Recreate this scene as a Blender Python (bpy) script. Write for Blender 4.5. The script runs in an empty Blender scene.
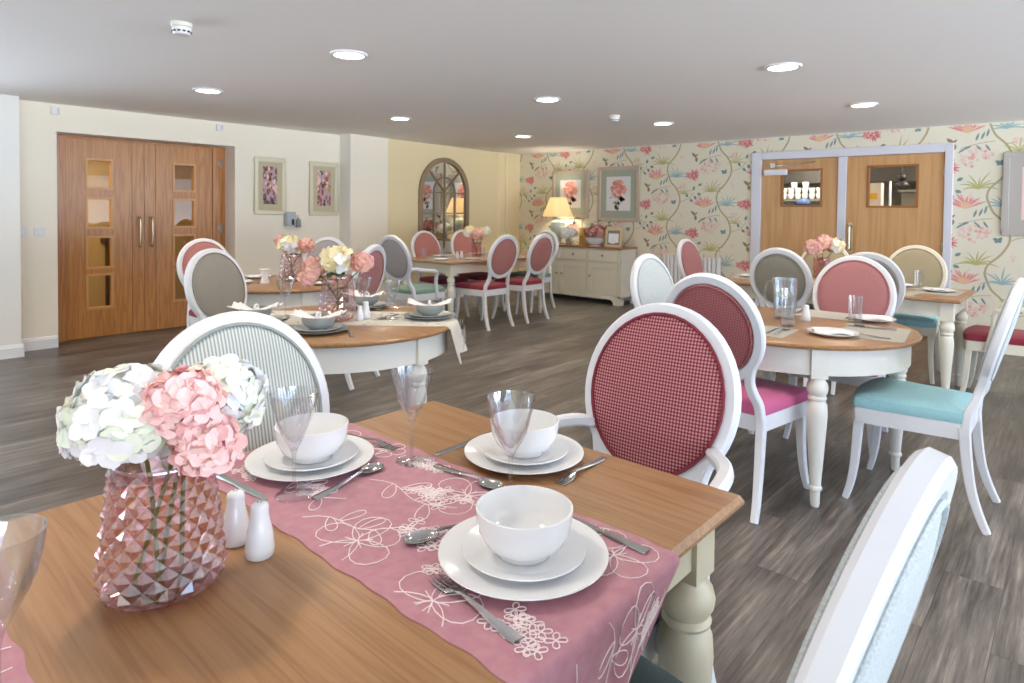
import bpy, bmesh, math, random
from math import sin, cos, pi, sqrt, radians
from mathutils import Vector, Matrix

random.seed(7)
SC = bpy.context.scene
COL = SC.collection

# ------------------------------------------------------------------ colour / material helpers
def lin(c):
    return tuple(((x / 255) / 12.92 if x / 255 <= 0.04045 else ((x / 255 + 0.055) / 1.055) ** 2.4) for x in c) + (1.0,)

def new_mat(name):
    m = bpy.data.materials.new(name)
    m.use_nodes = True
    nt = m.node_tree
    b = nt.nodes['Principled BSDF']
    return m, nt, b

def flat(name, rgb, rough=0.5, metal=0.0, spec=0.5, emit=None, estr=0.0, bump=0.0, bscale=200.0):
    m, nt, b = new_mat(name)
    b.inputs['Base Color'].default_value = lin(rgb)
    b.inputs['Roughness'].default_value = rough
    b.inputs['Metallic'].default_value = metal
    b.inputs['Specular IOR Level'].default_value = spec
    if emit:
        b.inputs['Emission Color'].default_value = lin(emit)
        b.inputs['Emission Strength'].default_value = estr
    if bump:
        tc = nt.nodes.new('ShaderNodeTexCoord'); n = nt.nodes.new('ShaderNodeTexNoise'); bp = nt.nodes.new('ShaderNodeBump')
        n.inputs['Scale'].default_value = bscale
        n.inputs['Detail'].default_value = 2
        bp.inputs['Strength'].default_value = bump
        bp.inputs['Distance'].default_value = 0.002
        nt.links.new(tc.outputs['Object'], n.inputs['Vector'])
        nt.links.new(n.outputs['Fac'], bp.inputs['Height'])
        nt.links.new(bp.outputs['Normal'], b.inputs['Normal'])
    return m

def mth(nt, op, a, b=None):
    n = nt.nodes.new('ShaderNodeMath'); n.operation = op
    for i, v in enumerate((a, b)):
        if v is None: continue
        if isinstance(v, (int, float)): n.inputs[i].default_value = v
        else: nt.links.new(v, n.inputs[i])
    return n.outputs[0]

def ramp(nt, fac, stops, const=False):
    r = nt.nodes.new('ShaderNodeValToRGB')
    if const: r.color_ramp.interpolation = 'CONSTANT'
    e = r.color_ramp.elements
    while len(e) < len(stops): e.new(0.5)
    for el, (p, c) in zip(e, stops):
        el.position = p; el.color = lin(c)
    nt.links.new(fac, r.inputs['Fac'])
    return r.outputs['Color']

def mixc(nt, fac, a, b, mode='MIX'):
    n = nt.nodes.new('ShaderNodeMix'); n.data_type = 'RGBA'; n.blend_type = mode
    for s, v in ((n.inputs[0], fac), (n.inputs[6], a), (n.inputs[7], b)):
        if isinstance(v, (int, float)): s.default_value = v
        elif isinstance(v, tuple): s.default_value = v
        else: nt.links.new(v, s)
    return n.outputs[2]

def wood(name, dark, mid, light, scale=(1.2, 14, 14), rough=0.35, rings=6.0, offset=(0, 0, 0)):
    """Straight timber grain: scale is small along the grain."""
    m, nt, b = new_mat(name)
    tc = nt.nodes.new('ShaderNodeTexCoord'); mp = nt.nodes.new('ShaderNodeMapping')
    mp.inputs['Scale'].default_value = scale; mp.inputs['Location'].default_value = offset
    nt.links.new(tc.outputs['Object'], mp.inputs['Vector'])
    n1 = nt.nodes.new('ShaderNodeTexNoise'); n1.inputs['Scale'].default_value = 0.9; n1.inputs['Detail'].default_value = 3
    nt.links.new(mp.outputs['Vector'], n1.inputs['Vector'])
    a = mth(nt, 'MULTIPLY', n1.outputs['Fac'], rings)
    fr = mth(nt, 'PINGPONG', a, 0.5)
    fr = mth(nt, 'MULTIPLY', fr, 2.0)
    n2 = nt.nodes.new('ShaderNodeTexNoise'); n2.inputs['Scale'].default_value = 7; n2.inputs['Detail'].default_value = 4
    nt.links.new(mp.outputs['Vector'], n2.inputs['Vector'])
    f = mth(nt, 'ADD', mth(nt, 'MULTIPLY', fr, 0.55), mth(nt, 'MULTIPLY', n2.outputs['Fac'], 0.5))
    c = ramp(nt, f, [(0.15, dark), (0.45, mid), (0.85, light)])
    nt.links.new(c, b.inputs['Base Color'])
    b.inputs['Roughness'].default_value = rough
    return m

def thin_glass(name, tint=(255, 255, 255), gloss=0.06, rough=0.0, ior=1.5):
    m = bpy.data.materials.new(name); m.use_nodes = True
    nt = m.node_tree; nt.nodes.remove(nt.nodes['Principled BSDF'])
    out = nt.nodes['Material Output']
    t = nt.nodes.new('ShaderNodeBsdfTransparent'); t.inputs['Color'].default_value = lin(tint)
    g = nt.nodes.new('ShaderNodeBsdfGlossy'); g.inputs['Roughness'].default_value = rough
    lw = nt.nodes.new('ShaderNodeLayerWeight'); lw.inputs['Blend'].default_value = 0.5
    f0 = ((ior - 1) / (ior + 1)) ** 2
    fz = mth(nt, 'MULTIPLY', mth(nt, 'POWER', lw.outputs['Facing'], 3.0), 0.85)
    mx = nt.nodes.new('ShaderNodeMixShader')
    nt.links.new(mth(nt, 'ADD', fz, f0 + gloss), mx.inputs[0])
    nt.links.new(t.outputs[0], mx.inputs[1]); nt.links.new(g.outputs[0], mx.inputs[2])
    nt.links.new(mx.outputs[0], out.inputs['Surface'])
    return m

M = {}
M['white_wood'] = flat('white painted wood', (224, 226, 230), 0.35, bump=0.03, bscale=60)
M['grey_wood'] = flat('pale grey painted wood', (205, 205, 203), 0.4)
M['cream_paint'] = flat('cream painted wood', (226, 222, 206), 0.4, bump=0.03, bscale=60)
M['ivory_paint'] = flat('ivory painted wood', (222, 220, 212), 0.4, bump=0.03, bscale=60)
M['stone_paint'] = flat('stone painted wood', (188, 178, 152), 0.4, bump=0.03, bscale=60)
M['ceiling'] = flat('white ceiling paint', (246, 245, 243), 0.9)
M['cream_wall'] = flat('cream wall paint', (246, 238, 220), 0.85)
M['yellow_wall'] = flat('warm yellow wall paint', (236, 220, 178), 0.85)
M['white_wall'] = flat('white reveal and window-lit face', (240, 238, 232), 0.8)  # also colours in the window light on the pilaster side
M['gloss_white'] = flat('white gloss trim', (238, 238, 240), 0.3)
M['grey_trim'] = flat('pale grey door frame paint', (222, 222, 230), 0.35)
M['oak'] = wood('oak tabletop', (138, 98, 62), (154, 114, 75), (164, 124, 85), (1.1, 30, 30), 0.32, 6)
M['oak_y'] = wood('oak tabletop lengthwise', (138, 98, 62), (154, 114, 75), (164, 124, 85), (30, 1.1, 30), 0.32, 6)
M['door_oak'] = wood('varnished oak veneer', (166, 108, 52), (184, 124, 62), (196, 138, 74), (14, 14, 0.9), 0.3, 6)
M['door_oak_edge'] = wood('oak door lipping', (156, 98, 50), (182, 122, 66), (198, 140, 84), (20, 20, 0.8), 0.3, 5)
M['door_ash'] = wood('pale veneer', (196, 146, 92), (206, 158, 104), (214, 168, 116), (10, 10, 0.5), 0.4, 4)
M['bead'] = flat('oak glazing bead', (205, 150, 88), 0.35)
M['bead_dark'] = flat('brown glazing bead', (158, 104, 52), 0.4)
M['mirror_frame'] = flat('taupe painted mirror frame', (150, 128, 100), 0.5)
M['mirror'] = flat('mirror glass', (235, 235, 235), 0.02, 1.0)
M['steel'] = flat('stainless steel', (190, 188, 186), 0.16, 1.0)
M['brass'] = flat('brushed brass and steel', (200, 184, 160), 0.22, 1.0)
M['dark'] = flat('black plastic', (24, 24, 26), 0.5)
M['porcelain'] = flat('white porcelain', (230, 231, 232), 0.12)
M['grey_stoneware'] = flat('grey stoneware', (150, 154, 152), 0.3)
M['grey_stoneware_l'] = flat('pale grey stoneware', (188, 192, 190), 0.3)
M['white_cloth'] = flat('white cotton', (238, 236, 234), 0.9, bump=0.2)
M['mat_grey'] = flat('grey woven placemat', (176, 172, 162), 0.9, bump=0.4, bscale=400)
M['white_plastic'] = flat('white plastic', (232, 232, 232), 0.4)
M['cream_plastic'] = flat('cream plastic', (226, 222, 208), 0.45)
M['stem'] = flat('flower stem', (96, 112, 50), 0.6)
M['leaf'] = flat('green leaf', (66, 96, 44), 0.5)
M['leaf_dark'] = flat('dark green leaf', (44, 62, 34), 0.5)
M['petal_white'] = flat('white petal', (238, 238, 237), 0.7)
M['petal_ivory'] = flat('greenish ivory petal', (230, 234, 212), 0.7)
M['petal_pink'] = flat('pale pink petal', (242, 206, 200), 0.7)
M['petal_rose'] = flat('rose petal', (230, 176, 172), 0.7)
M['petal_peach'] = flat('peach petal', (238, 192, 172), 0.7)
M['petal_cream'] = flat('cream petal', (240, 226, 178), 0.7)
M['petal_mauve'] = flat('dusky mauve petal', (172, 112, 108), 0.7)
M['petal_mauve_l'] = flat('pale dusky petal', (206, 158, 148), 0.7)
M['glass'] = thin_glass('clear drinking glass', (250, 251, 252), 0.07)
M['glass_pane'] = thin_glass('door glazing', (240, 236, 226), -0.02)
M['glass_water'] = thin_glass('water', (236, 242, 244), 0.03, ior=1.33)
M['glass_pink'] = thin_glass('pink cut glass', (244, 216, 219), 0.15, 0.04)
M['glass_pink_pale'] = thin_glass('pale pink cut glass', (247, 226, 226), 0.16, 0.08)
M['glass_pink2'] = thin_glass('pink glass', (240, 196, 196), 0.06)
M['lemon'] = flat('lemon slice', (232, 206, 92), 0.5)
M['lamp_on'] = flat('lit downlight diffuser', (255, 255, 255), 0.5, emit=(255, 244, 226), estr=14)
M['grey_mat_board'] = flat('sage mount board', (172, 180, 164), 0.8)
M['paper'] = flat('white art paper', (232, 230, 230), 0.8)
M['frame_taupe'] = flat('pale taupe picture frame', (200, 182, 164), 0.5)
M['frame_grey'] = flat('greige picture frame', (186, 180, 172), 0.5)
M['frame_gilt'] = flat('champagne picture frame', (222, 214, 186), 0.35, 0.2)
M['mount_cream'] = flat('cream mount board', (200, 190, 158), 0.8)
M['coral'] = flat('coral print ink', (232, 172, 158), 0.8)
M['coral_d'] = flat('deep coral print ink', (216, 142, 130), 0.8)
M['ink_dark'] = flat('dark foliage print ink', (92, 78, 72), 0.8)
M['print_base'] = flat('mauve print ink', (196, 166, 168), 0.8)
M['print_red'] = flat('red print ink', (166, 98, 94), 0.8)
M['print_navy'] = flat('slate print ink', (118, 108, 116), 0.8)
M['print_gold'] = flat('gold print ink', (196, 158, 98), 0.8)
M['duck_egg'] = flat('duck egg glazed ceramic', (200, 214, 210), 0.2)
M['corridor'] = flat('corridor paint', (200, 178, 130), 0.9)
M['steel_dull'] = flat('brushed catering steel', (150, 150, 148), 0.35, 0.8)
M['kitchen_wall'] = flat('kitchen wall', (112, 106, 98), 0.8)
M['blue_cloth'] = flat('blue cloth', (52, 72, 120), 0.8)
M['yellow_card'] = flat('yellow card', (240, 196, 30), 0.7)
M['pewter'] = flat('pewter knob', (150, 140, 120), 0.3, 0.9)
M['runner_grey'] = flat('pale grey linen', (206, 202, 192), 0.9, bump=0.5, bscale=300)
M['thread_grey'] = flat('grey embroidery thread', (172, 172, 168), 0.8)
M['thread'] = flat('cream embroidery thread', (240, 226, 226), 0.8)
M['wicker'] = flat('golden wicker', (206, 170, 100), 0.7)
M['screen_grey'] = flat('photo paper grey', (120, 124, 128), 0.6)
M['natural_frame'] = flat('natural wood photo frame', (214, 186, 140), 0.5)

def fabric(name, rgb, rgb2=None, scale=900, rough=0.9):
    m, nt, b = new_mat(name)
    tc = nt.nodes.new('ShaderNodeTexCoord'); n = nt.nodes.new('ShaderNodeTexNoise')
    n.inputs['Scale'].default_value = scale * 0.35; n.inputs['Detail'].default_value = 2
    nt.links.new(tc.outputs['Object'], n.inputs['Vector'])
    r2 = rgb2 or tuple(max(0, int(x * 0.86)) for x in rgb)
    nt.links.new(ramp(nt, n.outputs['Fac'], [(0.3, r2), (0.7, rgb)]), b.inputs['Base Color'])
    bp = nt.nodes.new('ShaderNodeBump'); bp.inputs['Strength'].default_value = 0.25; bp.inputs['Distance'].default_value = 0.001
    nt.links.new(n.outputs['Fac'], bp.inputs['Height']); nt.links.new(bp.outputs['Normal'], b.inputs['Normal'])
    b.inputs['Roughness'].default_value = rough
    b.inputs['Specular IOR Level'].default_value = 0.2
    b.inputs['Sheen Weight'].default_value = 0.15
    return m

def check_fabric(name, dark, mid, light, period):
    m, nt, b = new_mat(name)
    tc = nt.nodes.new('ShaderNodeTexCoord'); sp = nt.nodes.new('ShaderNodeSeparateXYZ')
    nt.links.new(tc.outputs['Object'], sp.inputs[0])
    def sq(o, duty):
        f = mth(nt, 'FRACT', mth(nt, 'MULTIPLY', mth(nt, 'ADD', o, 3.0), 1 / period))
        return mth(nt, 'LESS_THAN', f, duty)
    s = mth(nt, 'ADD', mth(nt, 'MULTIPLY', sq(sp.outputs['X'], 0.52), 0.5), mth(nt, 'MULTIPLY', sq(sp.outputs['Z'], 0.52), 0.5))
    nt.links.new(ramp(nt, s, [(0.0, dark), (0.3, mid), (0.8, light)], True), b.inputs['Base Color'])
    b.inputs['Roughness'].default_value = 0.9; b.inputs['Specular IOR Level'].default_value = 0.2
    return m

def stripe_fabric(name, a, c, period):
    m, nt, b = new_mat(name)
    tc = nt.nodes.new('ShaderNodeTexCoord'); sp = nt.nodes.new('ShaderNodeSeparateXYZ')
    nt.links.new(tc.outputs['Object'], sp.inputs[0])
    f = mth(nt, 'FRACT', mth(nt, 'MULTIPLY', mth(nt, 'ADD', sp.outputs['X'], 3.0), 1 / period))
    nt.links.new(ramp(nt, f, [(0.0, a), (0.5, c)], True), b.inputs['Base Color'])
    b.inputs['Roughness'].default_value = 0.9; b.inputs['Specular IOR Level'].default_value = 0.2
    return m

M['check'] = check_fabric('red checked weave', (122, 46, 58), (154, 80, 90), (204, 152, 152), 0.0092)
M['check_fine'] = check_fabric('fine red checked weave', (122, 52, 60), (148, 82, 86), (184, 128, 126), 0.0072)
M['stripe'] = stripe_fabric('grey green ticking stripe', (206, 210, 204), (150, 160, 158), 0.0088)
M['pink'] = fabric('dusky pink linen', (184, 126, 126))
M['salmon'] = fabric('salmon pink linen', (186, 126, 120))
M['grey_fabric'] = fabric('taupe grey linen', (156, 150, 140))
M['olive_fabric'] = fabric('olive grey linen', (156, 152, 138))
M['gold_fabric'] = fabric('old gold linen', (178, 166, 136))
M['pale_fabric'] = fabric('pale silver linen', (200, 208, 208))
M['silver_fabric'] = fabric('silver grey linen', (178, 174, 172))
M['seat_red'] = fabric('wine red upholstery', (150, 56, 72))
M['seat_magenta'] = fabric('magenta pink upholstery', (212, 104, 150))
M['seat_teal'] = fabric('teal upholstery', (164, 214, 222))
M['seat_green'] = fabric('sage green upholstery', (136, 166, 150))
M['seat_dark'] = fabric('dark green upholstery', (52, 72, 68))
M['runner_pink'] = fabric('rose pink silk runner', (186, 134, 145), (174, 119, 132), 120, 0.55)
M['pip_red'] = flat('wine piping', (130, 44, 58), 0.8)
M['pip_grey'] = flat('grey piping', (150, 156, 152), 0.8)

def floor_mat():
    m, nt, b = new_mat('vinyl wood planks')
    tc = nt.nodes.new('ShaderNodeTexCoord'); mp = nt.nodes.new('ShaderNodeMapping')
    mp.inputs['Rotation'].default_value = (0, 0, pi / 2)
    nt.links.new(tc.outputs['Object'], mp.inputs['Vector'])
    br = nt.nodes.new('ShaderNodeTexBrick')
    br.offset = 0.37; br.inputs['Scale'].default_value = 1.0
    br.inputs['Brick Width'].default_value = 1.22; br.inputs['Row Height'].default_value = 0.18
    br.inputs['Mortar Size'].default_value = 0.0012; br.inputs['Mortar Smooth'].default_value = 0.1; br.inputs['Bias'].default_value = 0.0
    br.inputs['Color1'].default_value = (0, 0, 0, 1); br.inputs['Color2'].default_value = (1, 1, 1, 1); br.inputs['Mortar'].default_value = (0.5, 0.5, 0.5, 1)
    nt.links.new(mp.outputs['Vector'], br.inputs['Vector'])
    # shift the grain plank by plank
    av = nt.nodes.new('ShaderNodeVectorMath'); av.operation = 'ADD'
    sc = nt.nodes.new('ShaderNodeVectorMath'); sc.operation = 'SCALE'; sc.inputs['Scale'].default_value = 9.0
    nt.links.new(br.outputs['Color'], sc.inputs[0]); nt.links.new(tc.outputs['Object'], av.inputs[0]); nt.links.new(sc.outputs[0], av.inputs[1])
    m2 = nt.nodes.new('ShaderNodeMapping'); m2.inputs['Scale'].default_value = (42, 2.0, 1)
    nt.links.new(av.outputs[0], m2.inputs['Vector'])
    n = nt.nodes.new('ShaderNodeTexNoise'); n.inputs['Scale'].default_value = 1.6; n.inputs['Detail'].default_value = 6; n.inputs['Roughness'].default_value = 0.65
    nt.links.new(m2.outputs['Vector'], n.inputs['Vector'])
    m3 = nt.nodes.new('ShaderNodeMapping'); m3.inputs['Scale'].default_value = (7, 1.3, 1)
    nt.links.new(av.outputs[0], m3.inputs['Vector'])
    n3 = nt.nodes.new('ShaderNodeTexNoise'); n3.inputs['Scale'].default_value = 1.4; n3.inputs['Detail'].default_value = 3
    nt.links.new(m3.outputs['Vector'], n3.inputs['Vector'])
    g = mth(nt, 'ADD', mth(nt, 'MULTIPLY', n.outputs['Fac'], 0.6), mth(nt, 'MULTIPLY', n3.outputs['Fac'], 0.4))
    c = ramp(nt, g, [(0.31, (50, 47, 45)), (0.44, (92, 88, 84)), (0.55, (122, 118, 113)), (0.72, (172, 167, 160))])
    sep = nt.nodes.new('ShaderNodeSeparateColor'); nt.links.new(br.outputs['Color'], sep.inputs[0])
    c = mixc(nt, 1.0, c, ramp(nt, sep.outputs[0], [(0.0, (205, 200, 196)), (1.0, (250, 244, 240))]), 'MULTIPLY')
    c = mixc(nt, mth(nt, 'MULTIPLY', br.outputs['Fac'], 0.6), c, lin((50, 42, 36)))
    nt.links.new(c, b.inputs['Base Color'])
    nt.links.new(mth(nt, 'ADD', mth(nt, 'MULTIPLY', n.outputs['Fac'], 0.25), 0.24), b.inputs['Roughness'])
    bp = nt.nodes.new('ShaderNodeBump'); bp.inputs['Strength'].default_value = 0.25; bp.inputs['Distance'].default_value = 0.002
    nt.links.new(n.outputs['Fac'], bp.inputs['Height']); nt.links.new(bp.outputs['Normal'], b.inputs['Normal'])
    return m
M['floor'] = floor_mat()

# ------------------------------------------------------------------ mesh helpers
class MB:
    def __init__(s):
        s.v = []; s.f = []; s.mi = []
    def add(s, vs, fs, mi=0, X=None):
        o = len(s.v)
        s.v += [tuple(X @ Vector(p)) if X else tuple(p) for p in vs]
        s.f += [tuple(i + o for i in f) for f in fs]
        s.mi += [mi] * len(fs)
        return s
    def box(s, lo, hi, mi=0, X=None):
        (a, b, c), (d, e, f) = lo, hi
        return s.add([(a, b, c), (d, b, c), (d, e, c), (a, e, c), (a, b, f), (d, b, f), (d, e, f), (a, e, f)],
                     [(0, 3, 2, 1), (4, 5, 6, 7), (0, 1, 5, 4), (1, 2, 6, 5), (2, 3, 7, 6), (3, 0, 4, 7)], mi, X)
    def lathe(s, prof, n=32, mi=0, c=(0, 0, 0), X=None, fn=None, cap=True):
        vs = []; fs = []
        for (r, z) in prof:
            for k in range(n):
                t = 2 * pi * k / n
                rr = fn(r, z, t) if fn else r
                vs.append((c[0] + rr * cos(t), c[1] + rr * sin(t), c[2] + z))
        m = len(prof)
        for i in range(m - 1):
            for k in range(n):
                fs.append((i * n + k, i * n + (k + 1) % n, (i + 1) * n + (k + 1) % n, (i + 1) * n + k))
        if cap and prof[0][0] > 1e-6: fs.append(tuple(range(n))[::-1])
        if cap and prof[-1][0] > 1e-6: fs.append(tuple((m - 1) * n + k for k in range(n)))
        return s.add(vs, fs, mi, X)
    def sweep(s, pts, secs, ref=(0, 0, 1), mi=0, closed=False, X=None):
        """secs: one list of 2D points, or one per path point. ref fixes the section's second axis."""
        P = [Vector(p) for p in pts]; n = len(P); ref = Vector(ref)
        if isinstance(secs[0][0], (int, float)): secs = [secs] * n
        k = len(secs[0]); vs = []; fs = []
        for i in range(n):
            a = P[(i - 1) % n] if (closed or i > 0) else P[i]
            b = P[(i + 1) % n] if (closed or i < n - 1) else P[i]
            t = (b - a).normalized()
            sd = t.cross(ref)
            if sd.length < 1e-5: sd = t.cross(Vector((1, 0, 0.013)))
            sd.normalize(); up = sd.cross(t).normalized()
            for (u, w) in secs[i]: vs.append(tuple(P[i] + sd * u + up * w))
        m = n if closed else n - 1
        for i in range(m):
            j = (i + 1) % n
            for q in range(k): fs.append((i * k + q, i * k + (q + 1) % k, j * k + (q + 1) % k, j * k + q))
        if not closed:
            fs.append(tuple(range(k))[::-1]); fs.append(tuple((n - 1) * k + q for q in range(k)))
        return s.add(vs, fs, mi, X)
    def tube(s, pts, r, n=8, mi=0, closed=False, X=None, ref=(0.13, 0.21, 0.97)):
        if isinstance(r, (int, float)): r = [r] * len(pts)
        return s.sweep(pts, [[(q * cos(2 * pi * k / n), q * sin(2 * pi * k / n)) for k in range(n)] for q in r], ref, mi, closed, X)
    def prism(s, outl, z0, z1, mi=0, X=None):
        n = len(outl)
        vs = [(x, y, z0) for x, y in outl] + [(x, y, z1) for x, y in outl]
        fs = [tuple(range(n))[::-1], tuple(range(n, 2 * n))] + [(i, (i + 1) % n, n + (i + 1) % n, n + i) for i in range(n)]
        return s.add(vs, fs, mi, X)
    def ball(s, c, r, n=12, m=8, mi=0, X=None):
        if isinstance(r, (int, float)): r = (r, r, r)
        vs = []; fs = []
        for i in range(m + 1):
            p = -pi / 2 + pi * i / m
            for k in range(n):
                t = 2 * pi * k / n
                vs.append((c[0] + r[0] * cos(p) * cos(t), c[1] + r[1] * cos(p) * sin(t), c[2] + r[2] * sin(p)))
        for i in range(m):
            for k in range(n): fs.append((i * n + k, i * n + (k + 1) % n, (i + 1) * n + (k + 1) % n, (i + 1) * n + k))
        return s.add(vs, fs, mi, X)
    def mesh(s, name, mats, smooth=True, angle=40, weld=True):
        me = bpy.data.meshes.new(name)
        me.from_pydata(s.v, [], s.f)
        for m in mats: me.materials.append(m)
        if len(mats) > 1: me.polygons.foreach_set('material_index', s.mi)
        bm = bmesh.new(); bm.from_mesh(me)
        if weld:
            bmesh.ops.remove_doubles(bm, verts=bm.verts, dist=1e-6)
            bmesh.ops.recalc_face_normals(bm, faces=bm.faces)
        bm.to_mesh(me); bm.free()
        if smooth:
            me.polygons.foreach_set('use_smooth', [True] * len(me.polygons))
            me.set_sharp_from_angle(angle=radians(angle))
        me.update()
        return me
    def build(s, name, mats, parent=None, smooth=True, bevel=0, angle=40, loc=None, weld=True):
        if not isinstance(mats, (list, tuple)): mats = [mats]
        return put(name, s.mesh(name, mats, smooth, angle, weld), parent, bevel, loc)

def put(name, me, parent=None, bevel=0, loc=None, rotz=None):
    o = bpy.data.objects.new(name, me); COL.objects.link(o)
    if parent: o.parent = parent
    if loc is not None: o.location = loc
    if rotz is not None: o.rotation_euler = (0, 0, rotz)
    if bevel:
        b = o.modifiers.new('bevel', 'BEVEL'); b.width = bevel; b.segments = 2; b.limit_method = 'ANGLE'; b.angle_limit = radians(35)
        b.harden_normals = False
    return o

def tag(o, label, cat, group=None):
    o['label'] = label; o['category'] = cat
    if group: o['group'] = group
    return o

def thing(name, label, cat, loc=(0, 0, 0), rotz=0, group=None):
    o = bpy.data.objects.new(name, None); COL.objects.link(o)
    o.location = loc; o.rotation_euler = (0, 0, rotz); o.empty_display_size = 0.1
    return tag(o, label, cat, group)

def struct(o):
    o['kind'] = 'structure'; return o

def dup(root, label, loc, rotz=None, group=None, cat=None):
    kids = list(root.children)
    r = root.copy(); COL.objects.link(r); r.location = loc
    if rotz is not None: r.rotation_euler = (0, 0, rotz)
    r['label'] = label
    if group: r['group'] = group
    for ch in kids:
        sub = list(ch.children)
        c = ch.copy(); COL.objects.link(c); c.parent = r
        for g in sub:
            d = g.copy(); COL.objects.link(d); d.parent = c
    return r

def rr(w, h, c=None):
    """chamfered rectangle section, half sizes w, h"""
    c = c if c is not None else min(w, h) * 0.35
    return [(w - c, -h), (w, -h + c), (w, h - c), (w - c, h), (-w + c, h), (-w, h - c), (-w, -h + c), (-w + c, -h)]

def smoothpath(pts, n=6):
    """Catmull-Rom through pts (any dimension)"""
    out = []; P = [pts[0]] + list(pts) + [pts[-1]]
    for i in range(1, len(P) - 2):
        a, b, c, d = P[i - 1], P[i], P[i + 1], P[i + 2]
        for k in range(n):
            t = k / n
            out.append(tuple(0.5 * (2 * b[j] + (c[j] - a[j]) * t + (2 * a[j] - 5 * b[j] + 4 * c[j] - d[j]) * t * t + (3 * b[j] - a[j] - 3 * c[j] + d[j]) * t ** 3) for j in range(len(b))))
    out.append(tuple(pts[-1]))
    return out

# ================================================================== THE SETTING
CH = 2.319            # ceiling height
XW, YF = -7.30, 8.30  # west wall plane, floral wall plane

def quad_wall(name, boxes, mat, **k):
    b = MB()
    for lo, hi in boxes: b.box(lo, hi)
    return struct(b.build(name, mat, smooth=False, weld=False, **k))

b = MB(); b.add([(-9.4, -5.3, 0), (4.9, -5.3, 0), (4.9, 10.6, 0), (-9.4, 10.6, 0), (-9.4, -5.3, -0.05), (4.9, -5.3, -0.05), (4.9, 10.6, -0.05), (-9.4, 10.6, -0.05)],
                [(0, 1, 2, 3), (4, 7, 6, 5), (0, 4, 5, 1), (1, 5, 6, 2), (2, 6, 7, 3), (3, 7, 4, 0)])
struct(b.build('floor', M['floor'], smooth=False))
quad_wall('ceiling', [((-7.6, -5.3, CH), (4.9, 8.6, CH + 0.1))], M['ceiling'])

# west wall with the opening of the double door
D0, D1, DH = 1.66, 3.385, 2.064
quad_wall('wall_left', [((XW - 0.35, 1.335, 0), (XW, D0, CH)), ((XW - 0.35, D1, 0), (XW, 4.78, CH)), ((XW - 0.35, D0, DH), (XW, D1, CH))], M['cream_wall'])
def plan_wall(name, outline, mat):
    b = MB(); b.prism(outline, 0, CH); return struct(b.build(name, mat, smooth=False))
plan_wall('wall_left_pilaster', [(-7.5, 4.78), (-7.062, 4.78), (-7.112, 5.41), (-7.5, 5.41)], M['cream_wall'])
plan_wall('wall_left_mirror', [(-7.5, 5.41), (-7.120, 5.41), (-7.281, 7.77), (-7.281, 7.80), (-7.25, 7.83), (-7.225, 7.9), (-7.25, 7.97), (-7.238, 8.0), (-7.238, YF + 0.05), (-7.5, YF + 0.05)], M['yellow_wall'])
quad_wall('wall_left_pier', [((-7.45, 0.75, 0), (-7.06, 1.335, CH))], M['white_wall'])
# window wall south of the pier, the south wall and the east wall are behind the camera: glazed openings let the daylight in
quad_wall('wall_window', [((-7.45, -5.0, 0), (-7.06, 0.75, 0.6)), ((-7.45, -5.0, 2.22), (-7.06, 0.75, CH)), ((-7.45, -5.0, 0.6), (-7.06, -4.6, 2.22)), ((-7.45, -2.2, 0.6), (-7.06, -1.8, 2.22))], M['white_wall'])
quad_wall('wall_south', [((-7.45, -5.3, 0), (4.9, -5.0, CH))], M['cream_wall'])
quad_wall('wall_east', [((4.6, -5.0, 0), (4.9, 8.6, 0.25)), ((4.6, -5.0, 2.24), (4.9, 8.6, CH)), ((4.6, -5.0, 0.25), (4.9, -4.5, 2.24)),
                        ((4.6, -0.6, 0.25), (4.9, -0.1, 2.24)), ((4.6, 3.8, 0.25), (4.9, 4.3, 2.24)), ((4.6, 8.0, 0.25), (4.9, 8.6, 2.24))], M['cream_wall'])

def window(name, axis, at, a0, a1, z0, z1, sill_dir):
    """window frame with a mullion and a pane; axis 'x' = wall plane at x"""
    b = MB(); w = 0.05
    def bx(u0, u1, p0, p1, d=0.03):
        if axis == 'x': b.box((at - d, u0, p0), (at + d, u1, p1))
        else: b.box((u0, at - d, p0), (u1, at + d, p1))
    bx(a0, a1, z0, z0 + w); bx(a0, a1, z1 - w, z1); bx(a0, a0 + w, z0 + w, z1 - w); bx(a1 - w, a1, z0 + w, z1 - w)
    mid = (a0 + a1) / 2; bx(mid - 0.03, mid + 0.03, z0 + w, z1 - w)
    o = struct(b.build(name, M['gloss_white'], smooth=False))
    return o
window('window_1', 'x', -7.25, -1.8, 0.75, 0.6, 2.22, 1)
window('window_2', 'x', -7.25, -4.6, -2.2, 0.6, 2.22, 1)
window('window_3', 'x', 4.75, -4.5, -0.6, 0.25, 2.24, 1)
window('window_4', 'x', 4.75, -0.1, 3.8, 0.25, 2.24, 1)
window('window_5', 'x', 4.75, 4.3, 8.0, 0.25, 2.24, 1)

# sheet on pilaster's south face paints in window light; white lining of door recess
quad_wall('pilaster_lit_face', [((XW, 4.774, 0.0), (-7.062, 4.782, CH))], M['white_wall'])
quad_wall('trim_2', [((-7.62, D1 - 0.006, 0), (XW + 0.004, D1 + 0.0, DH)), ((-7.62, D0, 0), (XW + 0.002, D0 + 0.006, DH)), ((-7.62, D0, DH - 0.006), (XW + 0.002, D1, DH))], M['white_wall'])

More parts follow.
